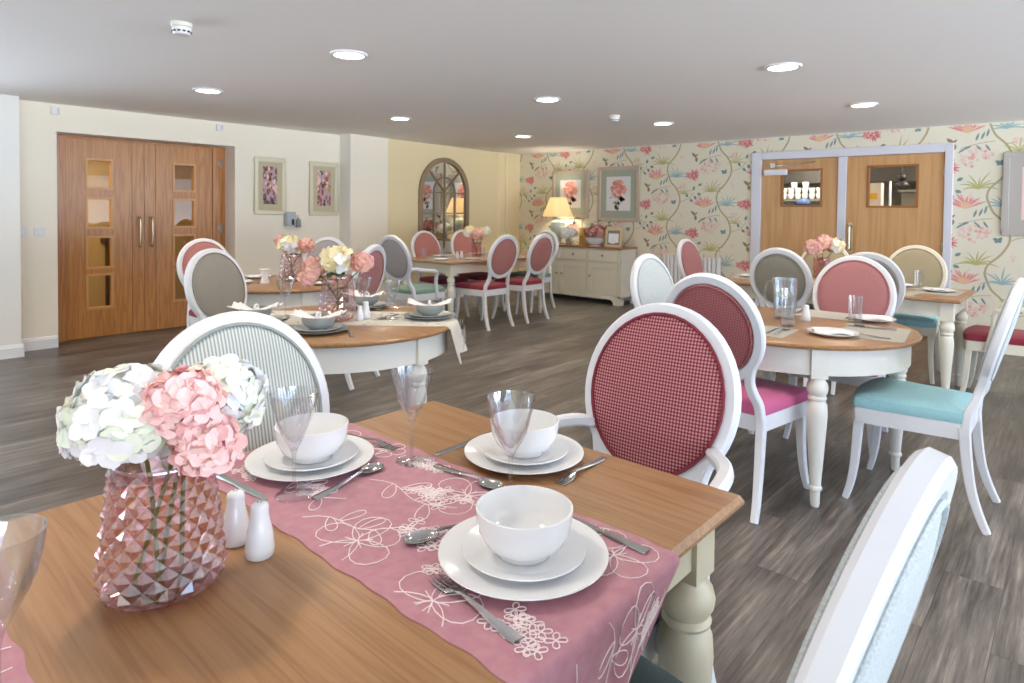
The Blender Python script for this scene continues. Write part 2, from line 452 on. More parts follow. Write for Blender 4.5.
def baseboard(name, p0, p1, nrm, h=0.115, t=0.018):
    """skirting between two floor points, nrm = into the room"""
    d = Vector((p1[0] - p0[0], p1[1] - p0[1], 0)).normalized(); n = Vector((nrm[0], nrm[1], 0))
    b = MB(); prof = [(0, 0), (t, 0), (t, h * 0.78), (t * 0.6, h * 0.84), (t * 0.55, h * 0.93), (t * 0.3, h), (0, h)]
    vs = []
    for p in (p0, p1):
        for (u, z) in prof: vs.append((p[0] + n.x * u, p[1] + n.y * u, z))
    k = len(prof)
    fs = [(i, (i + 1) % k, k + (i + 1) % k, k + i) for i in range(k)] + [tuple(range(k)), tuple(range(k, 2 * k))[::-1]]
    b.add(vs, fs)
    return struct(b.build(name, M['gloss_white'], smooth=False))
baseboard('baseboard_left', (XW, 1.335), (XW, D0), (1, 0))
baseboard('baseboard_left_2', (XW, D1), (XW, 4.77), (1, 0))
baseboard('baseboard_left_3', (-7.061, 4.77), (-7.112, 5.41), (1, 0))
baseboard('baseboard_left_4', (-7.118, 5.41), (-7.28, 7.77), (1, 0))
baseboard('baseboard_left_5', (-7.06, -5.0), (-7.06, 1.353), (1, 0))
baseboard('baseboard_left_6', (-7.06, 1.335), (-7.30, 1.335), (0, 1))
baseboard('baseboard_back', (-7.235, YF), (-3.23, YF), (0, -1))
baseboard('baseboard_back_2', (-1.054, YF), (4.6, YF), (0, -1))

# ---------------- floral wallpaper: flat printed motifs laid on the plaster of the wall
WP = dict(base=flat('wallpaper ground', (232, 226, 205), 0.85),
          red=flat('wallpaper rose red', (212, 116, 122), 0.85), pink=flat('wallpaper pink', (230, 172, 164), 0.85), coral=flat('wallpaper coral', (228, 150, 144), 0.85),
          pale=flat('wallpaper blush', (234, 206, 196), 0.85), peach=flat('wallpaper peach', (232, 192, 156), 0.85),
          trunk=flat('wallpaper branch', (184, 170, 132), 0.85), olive=flat('wallpaper olive', (190, 186, 122), 0.85),
          blue=flat('wallpaper blue', (160, 188, 190), 0.85), slate=flat('wallpaper slate', (132, 152, 156), 0.85),
          teal=flat('wallpaper teal', (116, 150, 148), 0.85), brown=flat('wallpaper brown', (154, 136, 108), 0.85))
WPK = list(WP)
wp = MB(); DX0, DX1, DZ = -3.229, -1.054, 2.132
wp.box((-7.27, YF, 0), (DX0 + 0.03, YF + 0.2, CH)); wp.box((DX1 - 0.03, YF, 0), (4.6, YF + 0.2, CH)); wp.box((DX0 + 0.03, YF, DZ - 0.03), (DX1 - 0.03, YF + 0.2, CH))
layer = [0]
motif = MB()
def mpoly(pts, key):
    layer[0] += 1
    y = YF - 0.0006 - 0.0000012 * (layer[0] % 900)
    motif.add([(x, y, z) for x, z in pts], [tuple(range(len(pts)))], WPK.index(key))
def blade(x, z, a, L, w, bend, key):
    """curved tapering leaf blade from (x,z) at angle a"""
    n = 5; lft = []; rgt = []
    for i in range(n + 1):
        t = i / n; ang = a + bend * t
        px = x + L * t * cos(a + bend * t * 0.5); pz = z + L * t * sin(a + bend * t * 0.5)
        ww = 1.35 * w * (sin(pi * min(1, t * 0.9 + 0.1)) + 0.02)
        lft.append((px - ww * sin(ang), pz + ww * cos(ang))); rgt.append((px + ww * sin(ang), pz - ww * cos(ang)))
    for i in range(n): mpoly([lft[i], lft[i + 1], rgt[i + 1], rgt[i]], key)
def ribbon(pts, w, key):
    for i in range(len(pts) - 1):
        (a, c), (d, e) = pts[i], pts[i + 1]
        L = math.hypot(d - a, e - c) or 1e-6; nx, nz = -(e - c) / L * w, (d - a) / L * w
        mpoly([(a + nx, c + nz), (d + nx, e + nz), (d - nx, e - nz), (a - nx, c - nz)], key)
def rose_burst(x, z, s, key, key2):
    for k in range(15):
        a = 2 * pi * k / 15 + 0.2; L = s * random.uniform(0.7, 1.05)
        blade(x + 0.1 * s * cos(a), z + 0.1 * s * sin(a), a, L, s * 0.085, 0.35, key if k % 3 else key2)
    for k in range(9):
        a = 2 * pi * k / 9; blade(x - s * 0.95, z + s * 0.05, a, s * 0.6, s * 0.075, 0.3, key if k % 2 else key2)
def fan(x, z, s, key, kb):
    for k in range(13):
        a = radians(28 + 124 * k / 12); blade(x, z, a, s * random.uniform(0.8, 1.2), s * 0.055, 0.25 * (1 if a > pi / 2 else -1), (key, 'pale', key, 'pink')[k % 4])
    for k in range(5): blade(x, z - 0.03 * s, radians(50 + 20 * k), s * 0.5, s * 0.07, 0.1, kb)
def cloudflower(x, z, s):
    for k in range(34):
        a = random.uniform(0, 2 * pi); r = s * sqrt(random.random())
        for j in range(5): blade(x + r * cos(a), z + 0.75 * r * sin(a), j * 2 * pi / 5 + a, s * 0.15, s * 0.045, 0.2, 'pale' if k % 4 else 'pink')
def tuft(x, z, s, key, n=9):
    for k in range(n):
        a = radians(28 + 124 * k / (n - 1)); blade(x, z, a, s * random.uniform(0.65, 1.15), s * 0.03, (1.0 if a > pi / 2 else -1.0) * (0.25 + abs(cos(a))), key)
def cell(x, z):
    u = 0.00332; v = 0.00318
    P = lambda dx, dy: (x + (dx - 355) * u, z - (dy - 315) * v)
    tr = [P(*p) for p in smoothpath([(248, 51), (262, 88), (288, 118), (303, 150), (304, 186), (284, 226), (252, 262), (245, 290), (248, 304)], 4)]
    ribbon(tr, 0.010, 'trunk')
    ribbon([P(*p) for p in smoothpath([(303, 182), (325, 172), (348, 162), (368, 138)], 3)], 0.0032, 'trunk')
    ribbon([P(*p) for p in smoothpath([(262, 108), (230, 112), (198, 120), (172, 128)], 3)], 0.0032, 'trunk')
    ribbon([P(*p) for p in smoothpath([(286, 116), (300, 118), (314, 112)], 3)], 0.004, 'trunk')
    rose_burst(*P(368, 316), 0.088, 'red', 'pink')
    fan(*P(190, 328), 0.165, 'coral', 'peach')
    cloudflower(*P(210, 160), 0.125)
    tuft(*P(222, 264), 0.19, 'olive'); tuft(*P(322, 398), 0.14, 'olive', 7); cloudflower(*P(318, 362), 0.05); cloudflower(*P(250, 402), 0.04)
    tuft(*P(288, 324), 0.18, 'blue', 9)
    for dx, dy, a in ((365, 128, 1.2), (388, 108, 0.4), (384, 142, -0.4), (352, 166, -0.9), (372, 152, -1.3), (340, 158, 1.9)): blade(*P(dx, dy), a, 0.06, 0.013, 0.2, 'teal')
    for dx, dy, a in ((212, 104, 1.2), (226, 100, 1.15), (240, 92, 1.3), (200, 122, 3.5), (186, 128, 3.7), (214, 120, -0.9), (238, 118, -1.1)): blade(*P(dx, dy), a, 0.085, 0.008, 0.15, 'slate')
    bx, bz = P(375, 238)
    blade(bx, bz, 2.2, 0.09, 0.014, 0.3, 'brown'); blade(bx, bz, -1.2, 0.07, 0.016, -0.5, 'brown'); blade(bx - 0.01, bz + 0.01, 0.6, 0.06, 0.008, 0.2, 'brown')
    fx, fz = P(276, 181)
    for a, L in ((2.5, 0.05), (0.7, 0.05), (3.6, 0.035), (-0.4, 0.035)): blade(fx, fz, a, L, 0.012, 0.3, 'slate' if L < 0.04 else 'teal')
    cx, cz = P(311, 236)
    for j in range(6): blade(cx + random.uniform(-.015, .015), cz + random.uniform(-.03, .02), random.uniform(0, 6.2), 0.03, 0.006, 0.2, 'pale')
for k in range(-2, 17):
    for n in range(-1, 5):
        cell(-7.03 + 0.7375 * k, (1.067 if k % 2 == 0 else 1.47) + 0.805 * (n - 1))
keep = []
for f, mi in zip(motif.f, motif.mi):
    ps = [motif.v[i] for i in f]
    if max(p[2] for p in ps) > CH - 0.002 or min(p[2] for p in ps) < 0.09 or min(p[0] for p in ps) < -7.262 or max(p[0] for p in ps) > 4.59: continue
    if max(p[0] for p in ps) > DX0 + 0.035 and min(p[0] for p in ps) < DX1 - 0.035 and min(p[2] for p in ps) < DZ - 0.035: continue
    keep.append((ps, mi))
for ps, mi in keep:
    if (ps[1][0] - ps[0][0]) * (ps[2][2] - ps[0][2]) - (ps[1][2] - ps[0][2]) * (ps[2][0] - ps[0][0]) < 0: ps = ps[::-1]
    wp.add(ps, [tuple(range(len(ps)))], mi)
struct(wp.build('wall_back', [WP[k] for k in WPK], smooth=False, weld=False))

# ---------------- door_1: oak double door in the west wall, corridor beyond
def framebox(b, y0, y1, z0, z1, x0, x1, w, mi=0):
    """rectangular ring in the yz plane"""
    b.box((x0, y0, z0), (x1, y1, z0 + w), mi); b.box((x0, y0, z1 - w), (x1, y1, z1), mi)
    b.box((x0, y0, z0 + w), (x1, y0 + w, z1 - w), mi); b.box((x0, y1 - w, z0 + w), (x1, y1, z1 - w), mi)

XD = -7.56
door1 = bpy.data.objects.new('door_1', None); COL.objects.link(door1); door1.location = (XD, 2.52, 0); struct(door1)
off = (-XD, -2.52, 0)
def dbuild(b, name, mat, par, **k):
    b.v = [(x + off[0], y + off[1], z) for x, y, z in b.v] if par is door1 else b.v
    return b.build(name, mat, par, **k)
b = MB(); b.box((XD - 0.06, 1.668, 0), (XD + 0.012, 1.792, 2.05)); b.box((XD - 0.06, 3.236, 0), (XD + 0.012, 3.376, 2.05)); b.box((XD - 0.06, 1.792, 2.036), (XD + 0.012, 3.236, 2.05))
dbuild(b, 'door_frame', M['door_oak_edge'], door1, smooth=False)
def leaf(y0, y1, panes, hand_y, lip):
    b = MB(); x0, x1 = XD - 0.045, XD
    ys = [y0, panes[0][0], panes[0][1], y1]
    b.box((x0, y0, 0.008), (x1, ys[1], 2.034)); b.box((x0, ys[2], 0.008), (x1, y1, 2.034))
    zs = sorted([(p[2], p[3]) for p in panes]); prev = 0.008
    for (a, c) in zs:
        b.box((x0, ys[1], prev), (x1, ys[2], a)); prev = c
    b.box((x0, ys[1], prev), (x1, ys[2], 2.034))
    g = MB(); g.box((x1, lip - 0.0025, 0.01), (x1 + 0.0006, lip + 0.0025, 2.03)); 
    lf = dbuild(b, 'door_leaf', M['door_oak'], door1, smooth=False)
    g.v = [(x + off[0], y + off[1], z) for x, y, z in g.v]; g.build('lipping_line', flat('dark joint', (96, 54, 24), 0.5), lf, smooth=False)
    for p in panes:
        f = MB(); framebox(f, p[0] - 0.016, p[1] + 0.016, p[2] - 0.016, p[3] + 0.016, x0 - 0.004, x1 + 0.008, 0.022)
        f.v = [(x + off[0], y + off[1], z) for x, y, z in f.v]
        f.build('glazing_bead', M['bead'], lf, smooth=False)
        g = MB(); g.box((x0 + 0.018, p[0], p[2]), (x0 + 0.024, p[1], p[3])); g.v = [(x + off[0], y + off[1], z) for x, y, z in g.v]
        g.build('pane', M['glass_pane'], lf, smooth=False)
    h = MB(); hz0, hz1 = 0.93, 1.235
    h.tube(smoothpath([(x1 - 0.002, hand_y, hz0), (x1 + 0.035, hand_y, hz0), (x1 + 0.05, hand_y, hz0 + 0.02), (x1 + 0.05, hand_y, hz1 - 0.02), (x1 + 0.035, hand_y, hz1), (x1 - 0.002, hand_y, hz1)], 4), 0.0095, 10)
    h.v = [(x + off[0], y + off[1], z) for x, y, z in h.v]
    h.build('handle', M['brass'], lf)
ZR = [(1.54, 1.826), (1.137, 1.43), (0.724, 1.032), (0.309, 0.642)]
leaf(1.796, 2.509, [(1.98, 2.198, a, c) for a, c in ZR], 2.457, 2.392)
leaf(2.513, 3.232, [(2.814, 3.03, a, c) for a, c in ZR], 2.578, 2.624)
for z in (0.25, 1.105, 1.87):
    b = MB(); b.box((XD, 3.3, z - 0.05), (XD + 0.02, 3.345, z + 0.05)); dbuild(b, 'hinge', M['steel'], door1, bevel=0.003)
quad_wall('wall_corridor', [((-9.3, 1.2, 0), (-9.2, 4.2, 2.5)), ((-9.2, 1.1, 0), (-7.6, 1.2, 2.5)), ((-9.2, 4.2, 0), (-7.6, 4.3, 2.5)), ((-9.2, 1.2, 2.3), (-7.6, 4.2, 2.5))], M['corridor'])
# a dark framed notice on the corridor wall and a console shelf seen through the panes
b = MB(); b.box((-9.2, 2.55, 0.9), (-9.0, 2.95, 0.96)); b.box((-9.2, 2.6, 0.0), (-9.12, 2.64, 0.9)); b.box((-9.2, 2.86, 0.0), (-9.12, 2.9, 0.9))
tag(b.build('console_shelf', flat('dark walnut', (66, 44, 30), 0.5), bevel=0.004), 'dark wooden console shelf on the corridor wall behind the glazed oak doors', 'shelf')

# ---------------- door_2: pale double door to the kitchen in the floral wall
door2 = bpy.data.objects.new('door_2', None); COL.objects.link(door2); door2.location = (-2.14, YF, 0); struct(door2)
def d2(b, name, mat, par=door2, **k):
    b.v = [(x + 2.14, y - YF, z) for x, y, z in b.v]
    return b.build(name, mat, par, **k)
b = MB(); yo, yi = YF - 0.028, YF + 0.16
b.box((-3.229, yo, 0), (-3.105, yi, 2.132)); b.box((-1.13, yo, 0), (-1.054, yi, 2.132)); b.box((-3.105, yo, 2.035), (-1.13, yi, 2.132)); b.box((-2.195, yo + 0.006, 0), (-2.102, yi, 2.035))
d2(b, 'door_frame', M['grey_trim'], bevel=0.006)
def kleaf(x0, x1, w):
    b = MB(); y0, y1 = YF + 0.0, YF + 0.045
    b.box((x0, y0, 0.01), (w[0], y1, 2.03)); b.box((w[1], y0, 0.01), (x1, y1, 2.03)); b.box((w[0], y0, 0.01), (w[1], y1, w[2])); b.box((w[0], y0, w[3]), (w[1], y1, 2.03))
    lf = d2(b, 'door_leaf', M['door_ash'], smooth=False)
    f = MB(); q = 0.02
    f.box((w[0] - q, y0 - 0.008, w[2] - q), (w[1] + q, y1, w[2] + 0.004)); f.box((w[0] - q, y0 - 0.008, w[3] - 0.004), (w[1] + q, y1, w[3] + q))
    f.box((w[0] - q, y0 - 0.008, w[2]), (w[0] + 0.004, y1, w[3])); f.box((w[1] - 0.004, y0 - 0.008, w[2]), (w[1] + q, y1, w[3]))
    d2(f, 'glazing_bead', M['bead_dark'], lf, smooth=False)
    g = MB(); g.box((w[0], y0 + 0.02, w[2]), (w[1], y0 + 0.026, w[3])); d2(g, 'pane', M['glass_pane'], lf, smooth=False)
    return lf
lf = kleaf(-3.1, -2.2, (-2.842, -2.39, 1.455, 1.885))
b = MB(); b.box((-3.06, YF - 0.055, 1.835), (-2.78, YF - 0.001, 1.905)); d2(b, 'door_closer', M['gloss_white'], lf, bevel=0.008)
b = MB(); b.box((-2.98, YF - 0.05, 1.93), (-2.92, YF - 0.02, 1.985)); b.sweep([(-2.94, YF - 0.04, 1.95), (-2.7, YF - 0.07, 1.95), (-2.45, YF - 0.025, 1.99)], rr(0.012, 0.006), (0, 0, 1)); d2(b, 'closer_arm', M['steel'], lf)
lf = kleaf(-2.098, -1.134, (-1.868, -1.392, 1.45, 1.9))
b = MB(); b.tube(smoothpath([(-2.05, YF + 0.002, 0.93), (-2.05, YF - 0.05, 0.94), (-2.05, YF - 0.055, 0.97), (-2.05, YF - 0.055, 1.18), (-2.05, YF - 0.05, 1.21), (-2.05, YF + 0.002, 1.22)], 4), 0.01, 10)
b.box((-2.075, YF - 0.006, 0.9), (-2.025, YF, 1.25)); d2(b, 'handle', M['brass'], lf)
for z in (1.0, 1.82):
    b = MB(); b.box((-1.145, YF - 0.012, z - 0.055), (-1.118, YF + 0.0, z + 0.055)); d2(b, 'hinge', M['steel'], bevel=0.003)
# kitchen behind
quad_wall('wall_kitchen', [((-4.0, 10.3, 0), (0.6, 10.4, 2.5)), ((-4.1, 8.5, 0), (-4.0, 10.4, 2.5)), ((0.6, 8.5, 0), (0.7, 10.4, 2.5)), ((-4.0, 8.45, 2.3), (0.6, 10.3, 2.5))], M['kitchen_wall'])
b = MB(); b.box((-3.5, 9.65, 1.535), (-2.7, 10.1, 1.563)); b.box((-3.5, 9.65, 0.88), (-2.7, 10.1, 0.9))
for x in (-3.5, -2.74):
    for y in (9.65, 10.06): b.box((x, y, 0), (x + 0.04, y + 0.04, 1.79))
tag(b.build('kitchen_shelving', M['steel_dull'], smooth=False), 'steel kitchen shelving seen through the left pane of the pale doors', 'shelving')
cup = MB(); cup.lathe([(0.030, 0), (0.040, 0.010), (0.0465, 0.082), (0.043, 0.082), (0.036, 0.012), (0, 0.01)], 16)
cm = cup.mesh('cup', [M['porcelain']])
for i in range(6):
    for j in range(2):
        o = put('cup', cm, loc=(-3.335 + i * 0.1, 9.8 + 0.006 * j, 1.5635 + j * 0.0825)); tag(o, 'white cup in the stacked rows on the kitchen shelf', 'cup', 'white cups on the kitchen shelf')
for i in range(2):
    o = put('cup', cm, loc=(-3.19 + i * 0.16, 9.806, 1.729)); tag(o, 'white cup in the stacked rows on the kitchen shelf', 'cup', 'white cups on the kitchen shelf')
b = MB(); b.ball((-2.95, 9.45, 1.49), (0.105, 0.08, 0.085)); b.box((-3.07, 9.38, 0.0), (-2.83, 9.52, 0.02)); b.box((-2.98, 9.42, 0.02), (-2.92, 9.48, 1.42))
tag(b.build('covered_stand', M['blue_cloth']), 'blue rounded cloth cover standing before the kitchen cups', 'cover')
b = MB(); b.box((-3.8, 9.9, 1.80), (0.4, 10.29, 2.0)); b.box((-3.8, 10.1, 2.0), (0.4, 10.29, 2.3))
tag(b.build('extractor_hood', flat('dark hood', (52, 48, 46), 0.5), smooth=False, bevel=0.004), 'dark extractor hood along the kitchen back wall behind the pale doors', 'hood')
b = MB(); b.box((-1.88, 9.7, 0), (-1.0, 10.1, 0.9)); b.box((-1.92, 9.66, 0.9), (-0.95, 10.1, 0.94)); b.box((-1.86, 9.8, 1.655), (-1.0, 10.1, 1.685)); b.box((-1.86, 10.06, 0.94), (-1.0, 10.1, 1.655))
tag(b.build('kitchen_counter', M['steel_dull'], smooth=False, bevel=0.004), 'steel kitchen counter and shelf seen through the right pane of the pale doors', 'counter')
b = MB(); b.box((-2.13, 9.3, 1.0), (-1.95, 9.46, 1.76)); b.box((-2.10, 9.297, 1.55), (-1.99, 9.3, 1.63), 1); b.box((-2.1, 9.33, 0), (-1.98, 9.43, 1.0), 0)
tag(b.build('storage_cabinet', [M['porcelain'], M['yellow_card']], smooth=False), 'tall white unit with a yellow label behind the right kitchen pane', 'cabinet')
b = MB(); b.tube([(-1.885, 9.5, 0.0), (-1.885, 9.5, 1.79)], 0.014, 10)
tag(b.build('upright_pole', M['gloss_white']), 'white upright pole behind the right kitchen pane', 'pole')
b = MB(); b.ball((-1.76, 9.55, 1.735), (0.085, 0.06, 0.06)); b.ball((-1.765, 9.55, 1.84), (0.06, 0.05, 0.05)); b.tube([(-1.765, 9.55, 1.87), (-1.765, 9.55, 2.3)], 0.006, 6)
tag(b.build('hanging_pan', M['dark']), 'black pan pair hanging behind the right kitchen pane', 'pan')

# ================================================================== CEILING AND WALL FITTINGS
GRID = [(-1.5, 4.34), (-1.47, 6.27), (-3.45, 2.32), (-3.48, 4.34), (-3.43, 6.28), (-5.41, 2.28), (-5.42, 4.28), (-5.43, 6.28), (-1.53, 2.36)]
NM = ['above the near end of the round jug table', 'before the pale kitchen doors', 'largest of the left row, beyond the near smoke detector', 'in the middle of the room', 'nearest the sideboard, in the centre row', 'nearest the oak double doors', 'before the pilaster', 'above the far left table near the mirror', 'cut by the top edge of the photo']
lead = None
def downlight(p, label):
    t = thing('ceiling_downlight', label, 'ceiling light', (p[0], p[1], CH), 0, 'recessed ceiling downlights')
    b = MB(); b.lathe([(0.088, 0.0), (0.115, 0.0), (0.117, -0.006), (0.11, -0.012), (0.092, -0.012), (0.088, 0.0)], 32, cap=False); b.build('bezel', M['gloss_white'], t)
    b = MB(); b.lathe([(0.0, -0.006), (0.09, -0.007), (0.09, -0.001), (0.0, -0.0005)], 32); b.build('diffuser', M['lamp_on'], t)
    return t
for p, n in zip(GRID, NM):
    lab = 'round white lit ceiling downlight ' + n
    if lead is None: lead = downlight(p, lab)
    else: dup(lead, lab, (p[0], p[1], CH))
LAMPS = GRID + [(x, y) for x in (0.5, 2.5) for y in (2.36, 4.34, 6.28)] + [(x, y) for x in (-5.4, -3.47, -1.5, 0.5, 2.5) for y in (0.35, -1.7, -3.7) if not (x > 0 and y > 0)]
LMESH = []
for i, p in enumerate(LAMPS):
    ld = bpy.data.lights.new('downlight', 'AREA'); ld.shape = 'DISK'; ld.size = 0.16; ld.energy = 8.0; ld.color = (1.0, 0.86, 0.70); ld.spread = radians(150)
    o = bpy.data.objects.new('downlight_light', ld); COL.objects.link(o); o.location = (p[0], p[1], CH - 0.02)

def detector(loc, s, label):
    t = thing('smoke_detector', label, 'smoke detector', loc, 0.4, 'ceiling smoke detectors')
    b = MB(); b.lathe([(0, 0), (0.052 * s, 0), (0.052 * s, -0.02 * s), (0.047 * s, -0.024 * s)], 28); b.build('base', M['cream_plastic'], t)
    b = MB(); b.lathe([(0.047 * s, -0.024 * s), (0.045 * s, -0.05 * s), (0.036 * s, -0.06 * s), (0.012 * s, -0.063 * s), (0, -0.063 * s)], 28); b.build('sensor_head', M['white_plastic'], t)
    b = MB()
    for k in range(12):
        a = 2 * pi * k / 12; X = Matrix.Rotation(a, 4, 'Z')
        b.box((0.0445 * s, -0.007 * s, -0.05 * s), (0.048 * s, 0.007 * s, -0.042 * s), 0, X)
    b.build('sensor_slots', M['dark'], t, smooth=False)
detector((-3.57, 1.37, CH), 1.0, 'white smoke detector on the ceiling near the oak double doors')
detector((-3.54, 5.5, CH), 1.0, 'small white smoke detector on the far ceiling above the sideboard side')

# white sensor boxes high on the left wall
for y, lab in ((1.655, 'small white sensor box above the hinge side of oak doors near the pier'), (3.2, 'small white sensor box above the door corner beside the framed prints')):
    b = MB(); b.box((XW, y - 0.035, 2.215), (XW + 0.03, y + 0.035, 2.29)); o = b.build('sensor_box', M['white_plastic'], bevel=0.005); tag(o, lab, 'sensor', 'sensor boxes over the oak doors')
    g = MB(); g.box((XW + 0.03, y + 0.012, 2.225), (XW + 0.034, y + 0.03, 2.28)); g.build('lens', M['grey_wood'], o, smooth=False)
for y, lab in ((1.395, 'white light switch nearer the pier on the cream wall'), (1.525, 'white light switch nearer the oak doors on the cream wall')):
    b = MB(); b.box((XW, y - 0.043, 1.065), (XW + 0.01, y + 0.043, 1.15)); o = b.build('light_switch', M['white_plastic'], bevel=0.004); tag(o, lab, 'light switch', 'light switches beside the oak doors')
    g = MB(); g.box((XW + 0.01, y - 0.012, 1.09), (XW + 0.015, y + 0.012, 1.125)); g.build('rocker', M['gloss_white'], o, bevel=0.002)
t = thing('soap_dispenser', 'pale grey wall dispenser box below the two narrow framed prints', 'dispenser', (XW, 4.04, 1.14))
b = MB(); b.box((0, -0.06, 0), (0.09, 0.06, 0.17)); b.build('housing', flat('pale blue grey plastic', (178, 186, 190), 0.4), t, bevel=0.012)
b = MB(); b.box((0.09, 0.0, 0.01), (0.096, 0.03, 0.08)); b.build('window', M['dark'], t, smooth=False)
t = thing('hand_gel_bottle', 'small clear bottle on the wall beside the grey dispenser', 'bottle', (XW + 0.0315, 4.16, 1.12))
b = MB(); b.lathe([(0, 0), (0.03, 0), (0.032, 0.01), (0.032, 0.09), (0.012, 0.105), (0.012, 0.12), (0, 0.12)], 16); b.build('bottle_body', flat('translucent grey plastic', (150, 152, 150), 0.3), t)
b = MB(); b.lathe([(0, 0.12), (0.016, 0.12), (0.016, 0.14), (0, 0.14)], 12); b.box((-0.008, -0.008, 0.14), (0.035, 0.008, 0.15)); b.build('pump', M['gloss_white'], t)

# framed prints on the left wall
def wall_print_left(y0, y1, z0, z1, label, seed):
    t = thing('framed_print', label, 'picture', (XW, (y0 + y1) / 2, z0), 0, 'narrow framed prints on the cream wall')
    w, h = (y1 - y0) / 2, z1 - z0
    b = MB(); framebox(b, -w, w, 0, h, 0, 0.028, 0.048); b.build('frame', M['frame_gilt'], t, bevel=0.009)
    b = MB(); b.box((0.002, -w + 0.04, 0.04), (0.012, w - 0.04, h - 0.04)); b.build('mount', M['mount_cream'], t, smooth=False)
    r = random.Random(seed); b = MB(); iw, i0, i1 = w - 0.105, 0.125, h - 0.11
    b.box((0.012, -iw, i0), (0.0135, iw, i1), 0)
    for k in range(60):
        y, z = r.uniform(-iw, iw), r.uniform(i0, i1); n = 7; s = r.uniform(0.012, 0.034); mi = r.choice((1, 1, 2, 3, 4, 5)); a0 = r.uniform(0, 6)
        if z < i0 + 0.12: mi = r.choice((2, 3, 2, 1))
        pts = [(0.0137 + 0.00004 * k, max(-iw, min(iw, y + s * r.uniform(0.5, 1) * cos(a0 + 2 * pi * q / n))), max(i0, min(i1, z + 1.5 * s * r.uniform(0.5, 1) * sin(a0 + 2 * pi * q / n)))) for q in range(n)]
        b.add(pts, [tuple(range(n))], mi)
    b.build('art_print', [M['print_base'], M['print_red'], M['print_navy'], M['ink_dark'], M['petal_pink'], M['print_gold']], t, smooth=False, weld=False)
wall_print_left(3.605, 3.995, 1.275, 1.962, 'narrow framed floral print nearer the oak doors, pink and red', 3)
wall_print_left(4.325, 4.735, 1.262, 1.95, 'narrow framed floral print nearer the pilaster, darker print', 11)

# arched window mirror on the yellow wall
XM = -7.192
t = thing('arched_mirror', 'arched window-pane mirror with taupe frame on the yellow wall', 'mirror', (XM, 6.515, 0.5), radians(3.9))
mw, spring, top = 0.532, 1.105, 1.637   # half width, spring height, arch height above base
def arch(w, s, base, n=20):
    return [(-w, base), ] + [(-w * cos(pi * k / n), s + w * sin(pi * k / n)) for k in range(n + 1)] + [(w, base)]
b = MB()
oa = arch(mw, spring, 0.0); ia = arch(mw - 0.07, spring, 0.07)
n = len(oa); vs = [(0, y, z) for y, z in oa] + [(0.035, y, z) for y, z in oa] + [(0.035, y, z) for y, z in ia] + [(0, y, z) for y, z in ia]
fs = []
for i in range(n):
    j = (i + 1) % n
    fs += [(i, j, n + j, n + i), (n + i, n + j, 2 * n + j, 2 * n + i), (2 * n + i, 2 * n + j, 3 * n + j, 3 * n + i)]
b.add(vs, fs); b.build('frame', M['mirror_frame'], t, smooth=False)
b = MB(); ga = arch(mw - 0.06, spring, 0.06); b.add([(0.008, y, z) for y, z in ga], [tuple(range(len(ga)))]); b.build('mirror_glass', M['mirror'], t, smooth=False)
b = MB(); q = 0.011
def bar(p0, p1): b.sweep([(0.016, *p0), (0.016, *p1)], rr(0.008, q), (1, 0, 0))
bar((0, 0.06), (0, spring + mw - 0.06)); bar((-0.225, 0.06), (-0.225, spring + 0.02)); bar((0.225, 0.06), (0.225, spring + 0.02))
for z in (0.2, 0.5, 0.805, 1.11): bar((-mw + 0.06, z), (mw - 0.06, z))
for a in (45, 135): bar((0.0, 1.13), ((mw - 0.06) * cos(radians(a)), spring + (mw - 0.06) * sin(radians(a))))
b.sweep([(0.016, 0.225 * cos(radians(x)), 1.12 + 0.225 * sin(radians(x))) for x in range(0, 181, 10)], rr(0.008, q), (1, 0, 0))
b.build('glazing_bars', M['mirror_frame'], t)

# framed botanical prints on the floral wall
def rose_art(b, cx, z0, s, y, mi):
    r = random.Random(5)
    for k in range(46):
        a = r.uniform(0, 2 * pi); rad = s * sqrt(r.random()); n = 7; q = s * r.uniform(0.22, 0.36)
        px, pz = cx + rad * cos(a), z0 + rad * sin(a) * 1.05
        b.add([(px + q * cos(2 * pi * j / n), y - 0.00003 * k, pz + q * 0.8 * sin(2 * pi * j / n)) for j in range(n)], [tuple(range(n))], mi[0] if r.random() < 0.62 else mi[1])
    for k in range(13):
        a = radians(r.uniform(205, 335)); L = s * r.uniform(0.7, 1.1); x0, zz = cx + s * 0.9 * cos(a), z0 - s * 0.9
        if k > 6: x0, zz = cx + r.uniform(-.5, .5) * s, z0 - s * r.uniform(1.3, 2.1)
        b.add([(x0, y - 0.0016, zz), (x0 + L * 0.5 * cos(a) - 0.3 * s * sin(a), y - 0.0016, zz + L * 0.5 * sin(a)), (x0 + L * cos(a) * .8, y - 0.0016, zz + L * sin(a) * .8), (x0 + L * 0.4 * cos(a) + 0.25 * s * sin(a), y - 0.0016, zz + L * 0.4 * sin(a))], [(0, 1, 2, 3)], mi[2])
    b.add([(cx - 0.004, y - 0.0014, z0 - s), (cx + 0.004, y - 0.0014, z0 - s), (cx + 0.012, y - 0.0014, z0 - 2.3 * s), (cx + 0.004, y - 0.0014, z0 - 2.3 * s)], [(0, 1, 2, 3)], mi[2])
